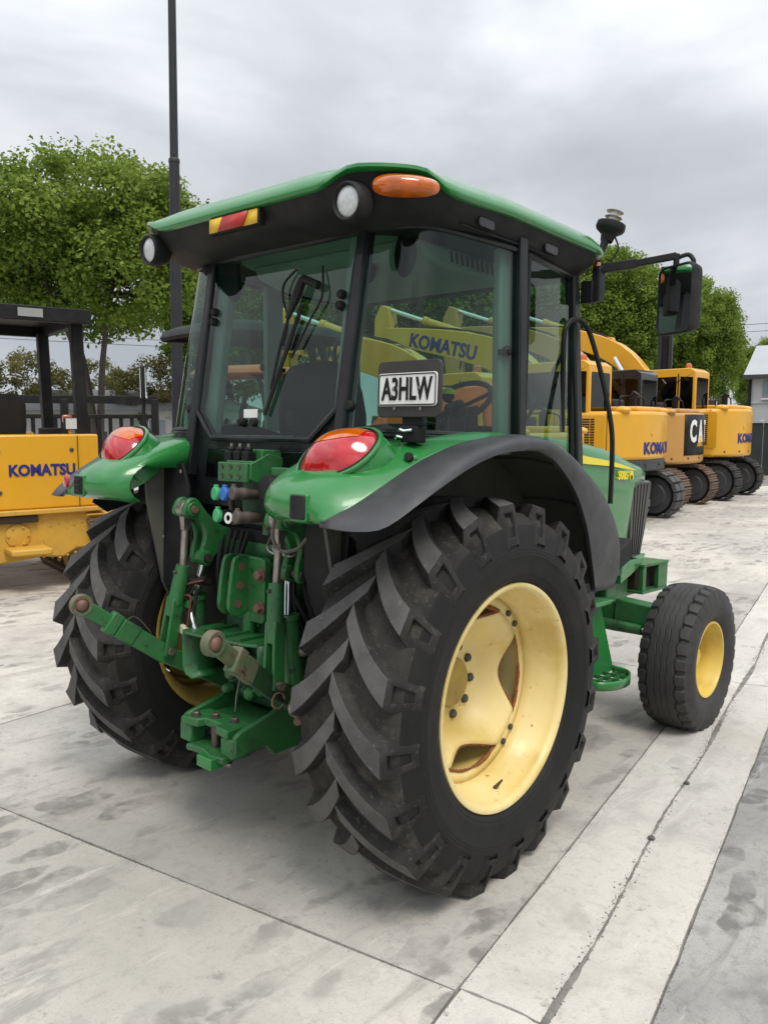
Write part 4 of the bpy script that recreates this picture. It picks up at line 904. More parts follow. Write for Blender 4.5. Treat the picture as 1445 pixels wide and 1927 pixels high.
# engine and running gear between the axles
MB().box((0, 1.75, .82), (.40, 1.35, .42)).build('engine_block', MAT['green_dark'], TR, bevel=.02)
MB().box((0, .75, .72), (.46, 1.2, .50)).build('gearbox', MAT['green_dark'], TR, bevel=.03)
MB().box((.42, 1.05, .80), (.30, .70, .42)).build('fuel_tank', MAT['black_trim'], TR, bevel=.05, seg=3)
MB().box((-.42, 1.05, .80), (.30, .70, .42)).build('fuel_tank', MAT['black_trim'], TR, bevel=.05, seg=3)
MB().prism([(.98, .90), (1.30, .93), (1.55, 1.05), (1.72, 1.12), (1.72, 1.0), (1.50, .93), (1.25, .83)], 'x', .40, .66).build('step_cover', MAT['black_trim'], TR, bevel=.01)
for s in (1, -1):
    p_ = MB().prism([(1.36, .78), (1.50, .78), (1.70, .385), (1.36, .385)], 'x', s * .585, s * .60).build('step', MAT['green'], TR, bevel=.003)
    MB().prism([(1.30, .785), (1.50, .785), (1.53, .805), (1.30, .81)], 'x', s * .52, s * .66).build('upper_tread', MAT['green'], p_, bevel=.004)
    q = [(s * .60, 1.30), (s * .70, 1.29), (s * .76, 1.36), (s * .775, 1.46), (s * .755, 1.56), (s * .70, 1.64), (s * .61, 1.665)]
    MB().grid([[V((x, y, z)) for x, y in [(a.x, a.y) for a in catmull([(x, y, 0) for x, y in q], 5)]] for z in (.375, .405, .420)]).build('tread_rim', MAT['green'], p_, solid=.010, off=0)
    for y in (1.38, 1.47, 1.56):
        MB().box((s * .68, y, .395), (.155, .006, .020)).build('tread_bar', MAT['green_old'], p_)
    for x in (.65, .70): MB().box((s * x, 1.47, .393), (.006, .32, .020)).build('tread_bar', MAT['green_old'], p_)
    MB().prism([(1.26, .36), (1.42, .36), (1.36, .46)], 'x', s * .60, s * .606).build('step_gusset', MAT['green'], p_)
# ---- rear axle, gearbox casting and rockshaft -----------------------------------
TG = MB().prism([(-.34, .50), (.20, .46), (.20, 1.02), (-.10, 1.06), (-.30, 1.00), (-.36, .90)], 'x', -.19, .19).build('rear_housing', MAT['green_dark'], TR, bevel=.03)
for s in (1, -1):
    MB().lathe([(0, .16), (.05, .15), (.12, .12), (.36, .10), (.40, .13), (.46, .13)], (s * .17, 0, AX), (s, 0, 0), n=28).build('axle_tube', MAT['green_dark'], TG)
    MB().box((s * .30, -.05, 1.0), (.12, .3, .34)).build('cab_mount', MAT['frame_black'], TG, bevel=.02)
MB().cyl((-.30, -.24, 1.125), (.30, -.24, 1.125), .052, n=24).build('rockshaft', MAT['green_old'], TG)
MB().box((0, -.16, 1.12), (.40, .22, .16)).build('rockshaft_housing', MAT['green_old'], TG, bevel=.03)
for (x, y, z, r) in ((-.11, -.355, .62, .03), (.09, -.36, .60, .035), (-.04, -.365, .70, .045), (.13, -.36, .72, .03), (-.14, -.36, .76, .025), (.02, -.36, .56, .028), (-.13, -.355, .55, .022)):
    MB().lathe([(0, r), (.03, r), (.04, r * .7), (.045, 0)], (x, y, z), (0, -1, 0), n=14).build('cover_boss', MAT['green_old'], TG)
for i in range(10):
    a = 2 * PI * i / 10; MB().hexa((.15 * math.cos(a), -.352, .70 + .15 * math.sin(a)), (0, -1, 0), .010, .016).build('cover_bolt', MAT['green_old'], TG)
MB().cyl((0, -.34, .70), (0, -.47, .70), .022, n=18).build('pto_shaft', MAT['steel'], TG)
# ---- lift arms, rods, lower links
for s in (1, -1):
    # lift arm: two curved cheeks joined to a hub on the rockshaft
    out = catmull([(0, -.515, 1.268), (0, -.50, 1.325), (0, -.455, 1.335), (0, -.40, 1.275), (0, -.32, 1.215), (0, -.22, 1.190), (0, -.175, 1.13), (0, -.21, 1.075), (0, -.29, 1.09), (0, -.345, 1.10), (0, -.385, 1.055), (0, -.42, 1.06), (0, -.425, 1.115), (0, -.41, 1.18), (0, -.44, 1.24)], 4, closed=True)
    pl = [(p.y, p.z) for p in out]
    A = MB().prism(pl, 'x', s * .245, s * .272).build('lift_arm', MAT['green_old'], TR, bevel=.006)
    pl2 = [(p.y, p.z) for p in out]
    MB().prism(pl2, 'x', s * .312, s * .335).build('arm_cheek', MAT['green_old'], A, bevel=.006)
    MB().box((s * .29, -.26, 1.145), (.05, .12, .07), rotx(-.5)).build('arm_web', MAT['green_old'], A, bevel=.01)
    MB().cyl((s * .235, -.475, 1.292), (s * .348, -.475, 1.292), .030, n=18).build('arm_boss', MAT['green_old'], A, bevel=.004)
    MB().cyl((s * .228, -.475, 1.292), (s * .354, -.475, 1.292), .015, n=14).build('arm_pin', MAT['rust_ball'], A)
    MB().cyl((s * .235, -.40, 1.085), (s * .345, -.40, 1.085), .018, n=14).build('cylinder_pin', MAT['bolt'], A)
    # lift rod
    top = V((s * .291, -.478, 1.29)); mid = V((s * .290, -.489, 1.053)); low = V((s * .338, -.536, .700))
    Rd = MB().lathe([(-.022, .028), (-.022, .038), (.022, .038), (.022, .028)], top, (1, 0, 0), n=20).bar(top + V((0, 0, -.02)), top + V((0, -.002, -.09)), .030, .045, (0, 1, 0), .026, .03).build('lift_rod', MAT['steel'], TR, bevel=.004)
    MB().cyl(top + V((0, -.002, -.08)), mid, .0145, n=14).build('rod_screw', MAT['steel'], Rd)
    m2 = mid.lerp(low, .45)
    MB().tube([mid + V((0, 0, .005)), mid.lerp(low, .08), mid.lerp(low, .40), m2], [.028, .031, .033, .030], 18).build('rod_sleeve', MAT['green_old'], Rd)
    MB().hexa(mid.lerp(low, .06) + V((0, -.029, 0)), (0, -1, .1), .007, .012).build('grease_nipple', MAT['bolt'], Rd)
    for q in (-.026, .026):
        MB().bar(m2 + V((q * .8, 0, .02)), low + V((q, 0, -.02)), .014, .052, (0, 1, 0)).build('rod_fork', MAT['green_old'], Rd, bevel=.004)
    MB().bar(m2 + V((0, 0, .03)), mid.lerp(low, .60), .058, .048, (0, 1, 0)).build('fork_crown', MAT['green_old'], Rd, bevel=.006)
    MB().cyl(low + V((-.05, 0, -.0)), low + V((.05, 0, 0)), .016, n=12).build('fork_pin', MAT['steel'], Rd)
    # lower link with telescopic ball end
    be = V((s * .42, -.868, .918)); fr = V((s * .27, -.05, .42)); jn = low + V((0, 0, -.02))
    lm = MAT['green_old'] if s < 0 else MAT['green_rust']
    u_ = (jn - be).normalized()
    Lk = MB().bar(be + u_ * .16, jn, .030, .078).bar(jn - u_ * .01, fr, .028, .075).build('lower_link', MAT['green_old'] if s < 0 else MAT['green_dark'], TR, bevel=.006)
    MB().bar(be + u_ * .03, be + u_ * .20, .024, .060).build('link_end', lm, Lk, bevel=.006)
    MB().bar(be + u_ * .125, be + u_ * .175, .046, .092).build('link_collar', lm, Lk, bevel=.006)
    MB().bar(be + u_ * .175, be + u_ * .265, .038, .084).build('link_sleeve', lm, Lk, bevel=.008)
    MB().hexa(be + u_ * .20 + V((-.02 if s < 0 else .024, -.02, .0)), (-1 if s < 0 else 1, -.2, 0), .009, .014).build('link_bolt', MAT['bolt'], Lk)
    MB().lathe([(-.016, .027), (-.018, .040), (-.014, .0435), (.014, .0435), (.018, .040), (.016, .027)], be, (1, .15 * s, 0), n=28).build('ball_eye', MAT['green_rust'], Lk)
    MB().ell(be, (.029, .029, .029)).build('ball', MAT['rust_ball'], Lk)
    if s < 0: MB().tube(catmull([be + u_ * .22 + V((0, 0, .05)), be + u_ * .27 + V((-.01, 0, .085)), be + u_ * .33 + V((0, 0, .06)), be + u_ * .34 + V((0, 0, .045))], 4), .003, 6).build('link_clip', MAT['bolt'], Lk)
    else:
        MB().tube([jn + V((.04, -.01, -.03)) + V((0, .03 * math.cos(k * .7), .03 * math.sin(k * .7))) for k in range(9)], .004, 6).build('lynch_pin', MAT['rust_ball'], Lk)
        MB().lathe([(-.02, .032), (-.01, .036), (.01, .036), (.02, .032), (.03, 0)], jn + V((.05, .07, -.07)), (.8, .4, .1), n=16).build('stabiliser_end', MAT['steel'], Lk)
        MB().cyl(jn + V((.05, .09, -.08)), jn + V((.11, .02, -.10)), .014).build('stabiliser_bolt', MAT['rust_ball'], Lk)
        MB().tube([(.40, -.46, .815), (.47, -.43, .85), (.55, -.38, .885)], [.018, .014, .014], 8).build('sway_rod', MAT['bolt'], Lk)
    # assist cylinder: chrome rod above green barrel
    c0 = V((s * .262, -.405, 1.085)); c1 = V((s * .285, -.425, .93)); c2 = V((s * .31, -.40, .60))
    Cy = MB().tube([c1, c1.lerp(c2, .05), c1.lerp(c2, .06), c1.lerp(c2, 1)], [.046, .046, .039, .041], 20).build('assist_cylinder', MAT['green_old'], TR)
    MB().cyl(c0, c1, .0145, n=16).build('piston_rod', MAT['chrome'], Cy)
    MB().lathe([(-.025, .02), (-.02, .034), (.02, .034), (.025, .02)], c0, (1, 0, 0), n=18).build('rod_eye', MAT['green_old'], Cy)
    MB().box(c1 + V((-.0, -.045, -.035)), (.04, .02, .035)).build('port_block', MAT['green_old'], Cy, bevel=.004)
    if s < 0: MB().lathe([(-.012, .02), (-.010, .052), (.0, .058), (.010, .052), (.012, .02)], c0.lerp(c1, .62), (c1 - c0), n=24).build('rod_boot', MAT['rubber'], Cy)
# ---- top-link bracket
TL = MB().prism(rrect(.20, .26, .02, 3, .02, .99), 'y', -.40, -.365).build('top_link_bracket', MAT['green_old'], TR, bevel=.005)
for x in (-.045, .015):
    q = [(c_[0] * .100 - .455, c_[1]) for c_ in []]
    pl = [(-.415, .895), (-.455, .885), (-.485, .905), (-.495, .945), (-.475, 1.095), (-.45, 1.125), (-.415, 1.125), (-.395, 1.10), (-.38, .93)]
    pr = MB().prism([(p.y, p.z) for p in catmull([(0, *p) for p in pl], 4, closed=True)], 'x', x - .009, x + .009); Pl = pr.build('bracket_cheek', MAT['green_old'], TL, bevel=.003)
    for z, y in ((.935, -.45), (1.01, -.442), (1.085, -.435)):
        MB().cyl((x - .0105, y, z), (x + .0105, y, z), .0165, n=16).build('pin_hole', MAT['rust_ball'], TL)
for z in (.925, 1.055): MB().hexa((.10, -.40, z), (0, -1, 0), .020, .026).build('bracket_bolt', MAT['rust_ball'], TL)
MB().cyl((.01, -.38, .80), (.01, -.38, .90), .03, n=16).build('bracket_neck', MAT['green_old'], TL)
# ---- PTO guard
PG = MB().prism([(-.205, -.545), (-.16, -.57), (.15, -.53), (.205, -.50), (.205, -.36), (-.205, -.36)], 'z', .800, .812).build('pto_guard', MAT['green_old'], TR, bevel=.004)
MB().grid([[V((-.205, y, .806)), V((-.207, y, .74)), V((-.205, y, .66)), V((-.185, y, .632)), V((-.14, y, .622))] for y in (-.545, -.36)]).build('guard_side', MAT['green_old'], PG, solid=.010, off=0)
MB().grid([[V((.205, y, .806)), V((.207, y, .74)), V((.205, y, .66)), V((.18, y, .63))] for y in (-.50, -.36)]).build('guard_side', MAT['green_old'], PG, solid=.010, off=0)
for x in (-.10, .03, .12): MB().box((x, -.44, .818), (.008, .16, .012)).build('guard_rib', MAT['green_old'], PG)
# ---- drawbar support frame with clevis
HF = MB().prism([(-.16, -.30), (.16, -.30), (.16, -.06), (-.16, -.06)], 'z', .40, .43).build('drawbar_frame', MAT['green_old'], TR, bevel=.005)
for s in (1, -1):
    MB().prism([(-.575, .385), (-.575, .462), (-.545, .482), (-.40, .515), (-.30, .565), (-.20, .60), (-.06, .60), (-.06, .40), (-.17, .355), (-.38, .350), (-.42, .395)], 'x', s * .150, s * .175).build('frame_cheek', MAT['green_old'], HF, bevel=.006)
    MB().box((s * .13, -.545, .415), (.075, .075, .075)).build('frame_block', MAT['green_old'], HF, bevel=.008)
MB().prism([(-.14, -.54), (.14, -.52), (.14, -.28), (-.14, -.28)], 'z', .452, .468).build('frame_floor', MAT['green_old'], HF, bevel=.004)
CV = MB().prism([(-.135, -.598), (-.05, -.585), (-.04, -.55), (.05, -.545), (.06, -.58), (.14, -.588), (.14, -.46), (-.135, -.46)], 'z', .452, .485).build('clevis_top', MAT['green_old'], HF, bevel=.005)
MB().prism([(-.10, -.60), (.0, -.59), (.06, -.61), (.13, -.60), (.13, -.46), (-.10, -.46)], 'z', .355, .380).build('clevis_bottom', MAT['green_old'], HF, bevel=.005)
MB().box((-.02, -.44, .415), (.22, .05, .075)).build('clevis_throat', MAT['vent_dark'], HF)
MB().cyl((.01, -.54, .375), (.01, -.54, .46), .017, n=14).build('clevis_pin', MAT['bolt'], HF)
MB().box((.055, -.60, .352), (.09, .06, .045)).build('clevis_tongue', MAT['green'], HF, bevel=.004)
for x, y in ((-.02, -.52), (.075, -.50), (-.09, -.56)): MB().hexa((x, y, .485), (0, 0, 1), .015, .018).build('clevis_bolt', MAT['bolt'], HF)
for x in (-.13, .12): MB().hexa((x, -.56, .352), (0, 0, -1), .011, .016).build('clevis_bolt', MAT['steel'], HF)
MB().tube([(-.02, -.40, .62), (-.015, -.42, .55), (-.01, -.43, .49)], .003, 6).build('guard_chain', MAT['steel'], HF)
# ---- remote valves with couplers
SB = MB().box((.035, -.485, 1.455), (.175, .03, .075)).box((.05, -.40, 1.485), (.15, .16, .03)).build('valve_block', MAT['green_old'], TR, bevel=.004)
MB().prism([(-.49, 1.49), (-.49, 1.43), (-.38, 1.39), (-.26, 1.44), (-.26, 1.50), (-.40, 1.53)], 'x', .125, .137).build('valve_bracket', MAT['green_old'], SB, bevel=.003)
MB().box((.10, -.36, 1.33), (.035, .05, .24)).build('valve_post', MAT['green_old'], SB, bevel=.004)
for i in range(3):
    x = -.025 + .052 * i
    for z in (1.475, 1.440): MB().lathe([(0, .0095), (.003, .0095), (.001, .006), (.001, 0)], (x, -.501, z), (0, -1, 0), n=12).build('valve_port', MAT['bolt'], SB)
    sv = MB().box((x, -.455, 1.515), (.036, .042, .042)).lathe([(0, .016), (.012, .018), (.016, .012), (.016, 0)], (x, -.455, 1.536), (0, 0, 1), n=12).build('valve_solenoid', MAT['black'], SB, bevel=.004)
    MB().cyl((x, -.455, 1.55), (x, -.455, 1.566), .006, n=8).build('solenoid_stud', MAT['steel'], SB)
    MB().box((x + .03, -.38, 1.52), (.04, .10, .05)).build('valve_body', MAT['green_old'], SB, bevel=.004)
def coupler(x, z, capmat, L_=.15, y0=-.55):
    q = MB().lathe([(-.15, .017), (-.06, .020), (-.055, .023), (-.03, .023), (-.025, .021), (0, .021)], (x, y0, z), (0, -1, .06), n=18).build('coupler', MAT['cap_brown'] if capmat == 'cap_brown' else MAT['bolt'], SB)
    if capmat == 'ring': MB().lathe([(0, .012), (0, .022), (.004, .022), (.004, .012)], (x, y0, z), (0, -1, .06), n=18).build('coupler_ring', MAT['white'], SB); return
    MB().lathe([(-.004, .026), (.010, .027), (.014, .022), (.014, 0)], (x, y0, z), (-.2, -1, .06), n=20).box((x, y0 - .003, z + .027), (.018, .012, .014)).build('coupler_cap', MAT[capmat], SB, bevel=.002)
coupler(.010, 1.373, 'cap_green'); coupler(.062, 1.375, 'cap_blue'); coupler(.116, 1.380, 'cap_brown')
coupler(.022, 1.290, 'cap_green'); coupler(.085, 1.285, 'ring'); coupler(.140, 1.292, 'cap_brown')
MB().box((.07, -.38, 1.335), (.20, .03, .17)).build('coupler_plate', MAT['green_dark'], SB, bevel=.004)
MB().cyl((-.005, -.47, 1.345), (-.005, -.45, 1.25), .012).build('coupler_drain', MAT['cap_brown'], SB)
SO = MB().lathe([(0, .05), (.03, .052), (.05, .045), (.055, 0)], (.22, -.44, 1.40), (-.2, -1, .1), n=20).build('trailer_socket', MAT['black_trim'], TR)
MB().box((.235, -.42, 1.43), (.10, .01, .10), rotz(.2)).build('socket_bracket', MAT['green_old'], SO, bevel=.01)
MB().tube(catmull([(.16, -.42, 1.24), (.24, -.45, 1.235), (.30, -.46, 1.245)], 4), .010, 8).build('valve_pipe', MAT['bolt'], SO)
for i in range(3): MB().tube(catmull([(.16 + .035 * i, -.40, 1.22), (.17 + .035 * i, -.43, 1.17), (.22 + .03 * i, -.42, 1.15), (.26 + .02 * i, -.36, 1.16)], 5), .006, 6).build('steel_pipe', MAT['steel'], SO)
MB().tube(catmull([(.345, -.54, 1.33), (.335, -.55, 1.24), (.37, -.54, 1.19), (.43, -.52, 1.20), (.46, -.50, 1.24)], 6), .007, 6).build('brake_hose', MAT['cap_brown'], SO)
# hoses and cables in the dark behind the hitch
for i in range(14):
    x = .15 + .032 * i if i < 9 else -.10 - .04 * (i - 9)
    MB().tube(catmull([(x, -.30, 1.20), (x + rnd.uniform(-.04, .04), -.36, 1.05), (x + rnd.uniform(-.05, .05), -.33, .9), (x + .03, -.25, .8)], 5), .010, 6).build('hydraulic_hose', MAT['rubber'], TG)
# loose wiring with plug and quick coupler by the left cylinder
WR = MB().tube(catmull([(-.20, -.44, 1.0), (-.27, -.47, .985), (-.31, -.48, .93), (-.28, -.48, .915), (-.24, -.46, .97), (-.235, -.47, .89), (-.24, -.47, .86)], 6), .007, 6).build('wiring', MAT['rubber'], TR)
MB().tube(catmull([(-.205, -.45, 1.0), (-.28, -.48, .975), (-.315, -.485, .925), (-.25, -.48, .93), (-.262, -.48, .84), (-.27, -.48, .80)], 6), .004, 6).build('red_wire', MAT['wire_red'], WR)
MB().tube(catmull([(-.20, -.44, 1.01), (-.25, -.46, .99), (-.29, -.47, .94), (-.26, -.465, .90)], 6), .010, 6).build('cable', MAT['rubber'], WR)
MB().box((-.285, -.485, .785), (.045, .022, .034), roty(.3)).build('plug', MAT['plug'], WR, bevel=.003)
MB().tube([(-.235, -.48, .865), (-.215, -.49, .845), (-.20, -.495, .825), (-.175, -.50, .80), (-.16, -.50, .785)], [.009, .013, .009, .013, .010], 10).build('quick_coupler', MAT['chrome'], WR)
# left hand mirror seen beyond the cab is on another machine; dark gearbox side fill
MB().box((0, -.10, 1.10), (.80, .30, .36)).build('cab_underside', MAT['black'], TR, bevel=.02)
# ================================================================ machines standing in the yard
GZ = hgt(20)
PADS = {}
def pad_mesh(kind):
    if kind in PADS: return PADS[kind]
    q = MB().box((0, 0, 0), (.150, .50, .026))
    if kind == 'track_rubber': q.box((0, -.12, .028), (.13, .22, .045)).box((0, .13, .028), (.13, .21, .045))
    else: q.box((-.055, 0, .026), (.016, .49, .032)).box((0, 0, .020), (.014, .49, .022)).box((.055, 0, .026), (.016, .49, .032))
    me = q.mesh('track_pad', recalc=True, weld=False); me.materials.append(MAT[kind]); PADS[kind] = me; return me
def tracks(root, gauge, L, r, kind, wheel='dark_grey', wd=1.0):
    for s in (1, -1):
        pl = [(L / 2 - r + r * .90 * math.sin(a), r + r * .90 * -math.cos(a)) for a in [PI * k / 12 for k in range(13)]] + [(-L / 2 + r - r * .90 * math.sin(a), r + r * .90 * math.cos(a)) for a in [PI * k / 12 for k in range(13)]]
        T = MB().prism(pl, 'y', s * gauge / 2 - .17 * wd, s * gauge / 2 + .17 * wd).build('track', MAT['black'], root)
        for e_, xx in ((0, -L / 2 + r), (1, L / 2 - r)):
            MB().lathe([(-.20 * wd, r * .80), (.0, r * .82), (.20 * wd, r * .80), (.205 * wd, r * .55), (.225 * wd, r * .5), (.23 * wd, 0)], (xx, s * gauge / 2, r), (0, 1, 0), n=24).build('sprocket', MAT[wheel], T)
            MB().lathe([(.20 * wd, r * .80), (.205 * wd, r * .55), (.225 * wd, r * .5), (.23 * wd, 0)], (xx, s * gauge / 2, r), (0, -1, 0), n=24).build('sprocket', MAT[wheel], T)
        MB().box((0, s * gauge / 2, r), (L - 2.2 * r, .42 * wd, r * .8)).build('track_frame', MAT[wheel], T, bevel=.03)
        for k in range(5): MB().cyl((-L / 2 + r * 1.9 + (L - 3.8 * r) * k / 4, s * gauge / 2 - .2 * wd, .17), (-L / 2 + r * 1.9 + (L - 3.8 * r) * k / 4, s * gauge / 2 + .2 * wd, .17), .11, n=14).build('roller', MAT[wheel], T)
        per = 2 * (L - 2 * r) + 2 * PI * r; n = int(per / .165); me = pad_mesh(kind)
        for k in range(n):
            d = per * k / n; st = L - 2 * r
            if d < st: p = (-st / 2 + d, .016, 0)
            elif d < st + PI * r: a = (d - st) / r; p = (st / 2 + (r - .016) * math.sin(a), r - (r - .016) * math.cos(a), a)
            elif d < 2 * st + PI * r: p = (st / 2 - (d - st - PI * r), 2 * r - .016, PI)
            else: a = (d - 2 * st - PI * r) / r; p = (-st / 2 - (r - .016) * math.sin(a), r + (r - .016) * math.cos(a), PI + a)
            o = bpy.data.objects.new('track_pad', me); COL.objects.link(o); o.parent = T
            # outer side of the belt: bottom pads face down
            o.location = (p[0], s * gauge / 2, p[1]); o.rotation_euler = (PI, -p[2] + 0.0, 0) if False else (0, -(p[2] + PI), 0); o.scale = (1, wd, 1)
def band(path, thick):
    """closed side outline of a beam following path [(x,z)] with thickness list"""
    up = []; dn = []
    for i, (x, z) in enumerate(path):
        a = V((*path[max(0, i - 1)], 0)); c = V((*path[min(len(path) - 1, i + 1)], 0)); d = (c - a).normalized(); n_ = V((-d.y, d.x, 0)); h = thick[i] / 2
        up.append((x + n_.x * h, z + n_.y * h)); dn.append((x - n_.x * h, z - n_.y * h))
    return up + dn[::-1]
def excavator(loc, ang, sc_, label, body, cabm, pad, boom, btext=None, ctext=None, cat_style=False, lower=None, gx=0, group='excavators parked in a row', skirt=None, boomm=None, beacon=True):
    root = empty('excavator', (loc[0], loc[1], GZ), (0, 0, R(ang)), label, 'excavator', group, sc_)
    tracks(root, 1.85, 3.45, .43, pad)
    MB().box((0, 0, .62), (1.5, 1.35, .42)).build('car_body', MAT['dark_grey'], root, bevel=.05)
    MB().cyl((0, 0, .80), (0, 0, .96), .62, n=32).build('swing_ring', MAT['dark_grey'], root)
    bm_ = MAT[body]
    # upper body with rounded tail
    CX, RT = .23, 1.88
    def outl(g):
        w2 = 1.22 + g; p = [(1.30, -w2), (1.30, w2), (-1.17, w2)]
        for k in range(17):
            a = R(140.5 + 79 * k / 16); p.append((CX + (RT + g) * math.cos(a), (RT + g) * math.sin(a)))
        return p + [(-1.17, -w2)]
    def on_tail(al, z, off): return V((CX + (RT + off) * math.cos(al), (RT + off) * math.sin(al), z))
    def tail_text(txt, size, a0, step, z, m):
        for i, ch_ in enumerate(txt):
            al = R(a0 + step * i); lettering(ch_, size, m, H_, on_tail(al, z, .004), (-math.sin(al), math.cos(al), 0), (0, 0, 1), ext=.004, weight=.014, xs=.95)
    z0 = .96; zs = 1.16
    H_ = MB().prism(outl(0), 'z', zs if skirt else z0, 2.02).build('upper_body', bm_, root, bevel=.06, seg=3)
    if skirt: MB().prism(outl(-.02), 'z', z0, zs + .01).build('body_skirt', MAT[skirt], H_, bevel=.03)
    MB().box((-.75, -.45, 2.06), (1.1, 1.2, .12)).build('engine_cover', bm_, H_, bevel=.05, seg=3)
    MB().box((-.35, -.45, 2.17), (.65, .55, .20)).build('air_intake', MAT['black_trim'], H_, bevel=.05)
    MB().tube([(-1.0, -.30, 2.05), (-1.0, -.30, 2.30), (-1.06, -.30, 2.38)], .07, 12).build('exhaust', MAT['black'], H_)
    for yy in (.95, -.95): MB().ell((-1.30, yy, 2.04), (.16, .11, .07)).build('lifting_lug', bm_, H_)
    if cat_style:
        for i in range(4): MB().box((-1.0, 1.222, 1.88 - .19 * i), (.26, .02, .12)).build('side_vent', MAT['side_vent'] if 'side_vent' in MAT else mat('side_vent', (.20, .10, .035), .7), H_, bevel=.01)
        MB().prism(rrect(1.02, .92, .05, 3, -.62, 1.54), 'y', 1.212, 1.226).build('side_door', bm_, H_, bevel=.008)
        MB().grid([[on_tail(R(160 + 44 * k / 10), z, .006) for k in range(11)] for z in (1.14, 1.4, 1.7, 1.99)]).build('logo_panel', MAT['black'], H_, solid=.006, off=0)
        for ch_, al in (('C', 169), ('A', 180), ('T', 191)):
            lettering(ch_, .62, MAT['white'], H_, on_tail(R(al), 1.62, .014), (-math.sin(R(al)), math.cos(R(al)), 0), (0, 0, 1), ext=.003, weight=.022, xs=.62)
        MB().add([on_tail(R(q), z, .018) for q, z in ((174, 1.32), (186, 1.32), (180, 1.56))], [(0, 1, 2)]).build('logo_triangle', MAT['kom_yellow'], H_, solid=.003)
        lettering('1', .14, MAT['vent_dark'], H_, (-.86, 1.229, 1.36), (-1, 0, 0), (0, 0, 1), ext=.002)
    else:
        MB().prism(rrect(.88, .80, .05, 3, -.68 + gx, 1.56), 'y', 1.212, 1.228).build('grille_door', bm_, H_, bevel=.008)
        q = MB()
        for i in range(15):
            q.box((-.62 + gx, 1.230, 1.88 - .045 * i), (.60, .010, .026))
        GQ = q.build('grille_slots', MAT['vent_dark'], H_)
        for i in range(4): MB().box((-.84 + gx + .15 * i, 1.236, 1.56), (.012, .006, .68)).build('grille_bar', bm_, H_)
        MB().lathe([(0, .035), (.012, .032), (.012, 0)], on_tail(R(170), 1.62, 0), (-1, .2, 0), n=16).build('lock_cover', bm_, H_)
        MB().lathe([(0, .03), (.012, .028), (.012, 0)], (-1.02, 1.229, 1.30), (0, 1, 0), n=12).build('door_lock', MAT['black'], H_)
        if ctext: tail_text(ctext, .27, 165, 6.4, 1.36, MAT['navy'])
    for xx in (-1.15, -.15, .45): MB().box((xx, 1.221, 1.58), (.008, .008, .84)).build('panel_seam', MAT['vent_dark'], H_)
    MB().box((0.1, 1.221, 1.19), (2.3, .008, .008)).build('panel_seam', MAT['vent_dark'], H_)
    for xx in (-.22, .40): 
        for zz in (1.35, 1.80): MB().cyl((xx, 1.228, zz - .05), (xx, 1.228, zz + .05), .014, n=8).build('hinge', bm_, H_)
    MB().tube(catmull([(-.95, .2, 2.05), (-.95, .2, 2.28), (-.95, -.2, 2.32), (-.95, -.9, 2.30), (-.95, -1.0, 2.05)], 4), .016, 6).build('handrail', MAT['black'], H_)
    for k in range(5): MB().ell(on_tail(R(150 + 15 * k), 1.08, .0), (.02, .03, .02)).build('tail_bolt', MAT['dark_grey'], H_)
    MB().box((.05, 1.224, 1.30), (.14, .006, .05)).build('warning_label', MAT['white'], H_)
    MB().box((.70, 1.224, 1.72), (.10, .006, .08)).build('warning_label', MAT['decal_yellow'], H_)
    # cab
    cm_ = MAT[cabm]; cx0, cx1 = -.80, .84
    Cb = MB().prism([(cx0, 1.97), (cx1 - .05, 1.97), (cx1 + .02, 1.98), (cx1, 1.9), (cx1 - .28, 2.78), (cx1 - .42, 2.90), (cx0 + .12, 2.92), (cx0, 2.84)], 'y', .24, 1.205).build('cab', cm_, root, bevel=.06, seg=3)
    MB().prism([(cx0 + .42, 2.06), (cx1 - .12, 2.06), (cx1 - .09, 2.10), (cx1 - .34, 2.72), (cx0 + .42, 2.74)], 'y', 1.20, 1.212).build('cab_window', MAT['glass_dark2'], Cb, bevel=.01)
    MB().prism([(cx0 + .06, 2.0), (cx0 + .34, 2.0), (cx0 + .34, 2.74), (cx0 + .06, 2.72)], 'y', 1.20, 1.212).build('cab_window', MAT['glass_dark2'], Cb, bevel=.01)
    MB().prism(rrect(.80, .72, .05, 3, .73, 2.36), 'x', cx0 - .006, cx0 + .02).build('cab_window', MAT['glass_dark2'], Cb, bevel=.01)
    MB().box((cx0 + .38, 1.208, 2.4), (.02, .02, .8)).build('door_gap', MAT['black'], Cb)
    MB().tube([(cx0 + .40, 1.21, 2.10), (cx0 + .40, 1.25, 2.2), (cx0 + .40, 1.21, 2.3)], .014, 6).build('door_handle', MAT['black'], Cb)
    if beacon: MB().lathe([(0, .07), (.03, .07), (.10, .06), (.13, .03), (.135, 0)], (cx0 + .25, .95, 2.91), (0, 0, 1), n=16).build('beacon', MAT['lens_amber'], Cb)
    MB().tube(catmull([(1.25, -1.1, 2.02), (1.25, -1.1, 2.45), (.9, -1.1, 2.5), (.3, -1.1, 2.48), (.2, -1.1, 2.02)], 4), .02, 6).build('handrail', MAT['black'], H_)
    # boom, arm and bucket
    bmm = MAT[boomm or body]; path, th = boom
    pp = [(p.x, p.y) for p in catmull([(x, z, 0) for x, z in path], 5)]
    tt = [p.x for p in catmull([(t_, 0, 0) for t_ in th], 5)]
    B_ = MB().prism(band(pp, tt), 'y', -.36, -.02).build('boom', bmm, root, bevel=.02)
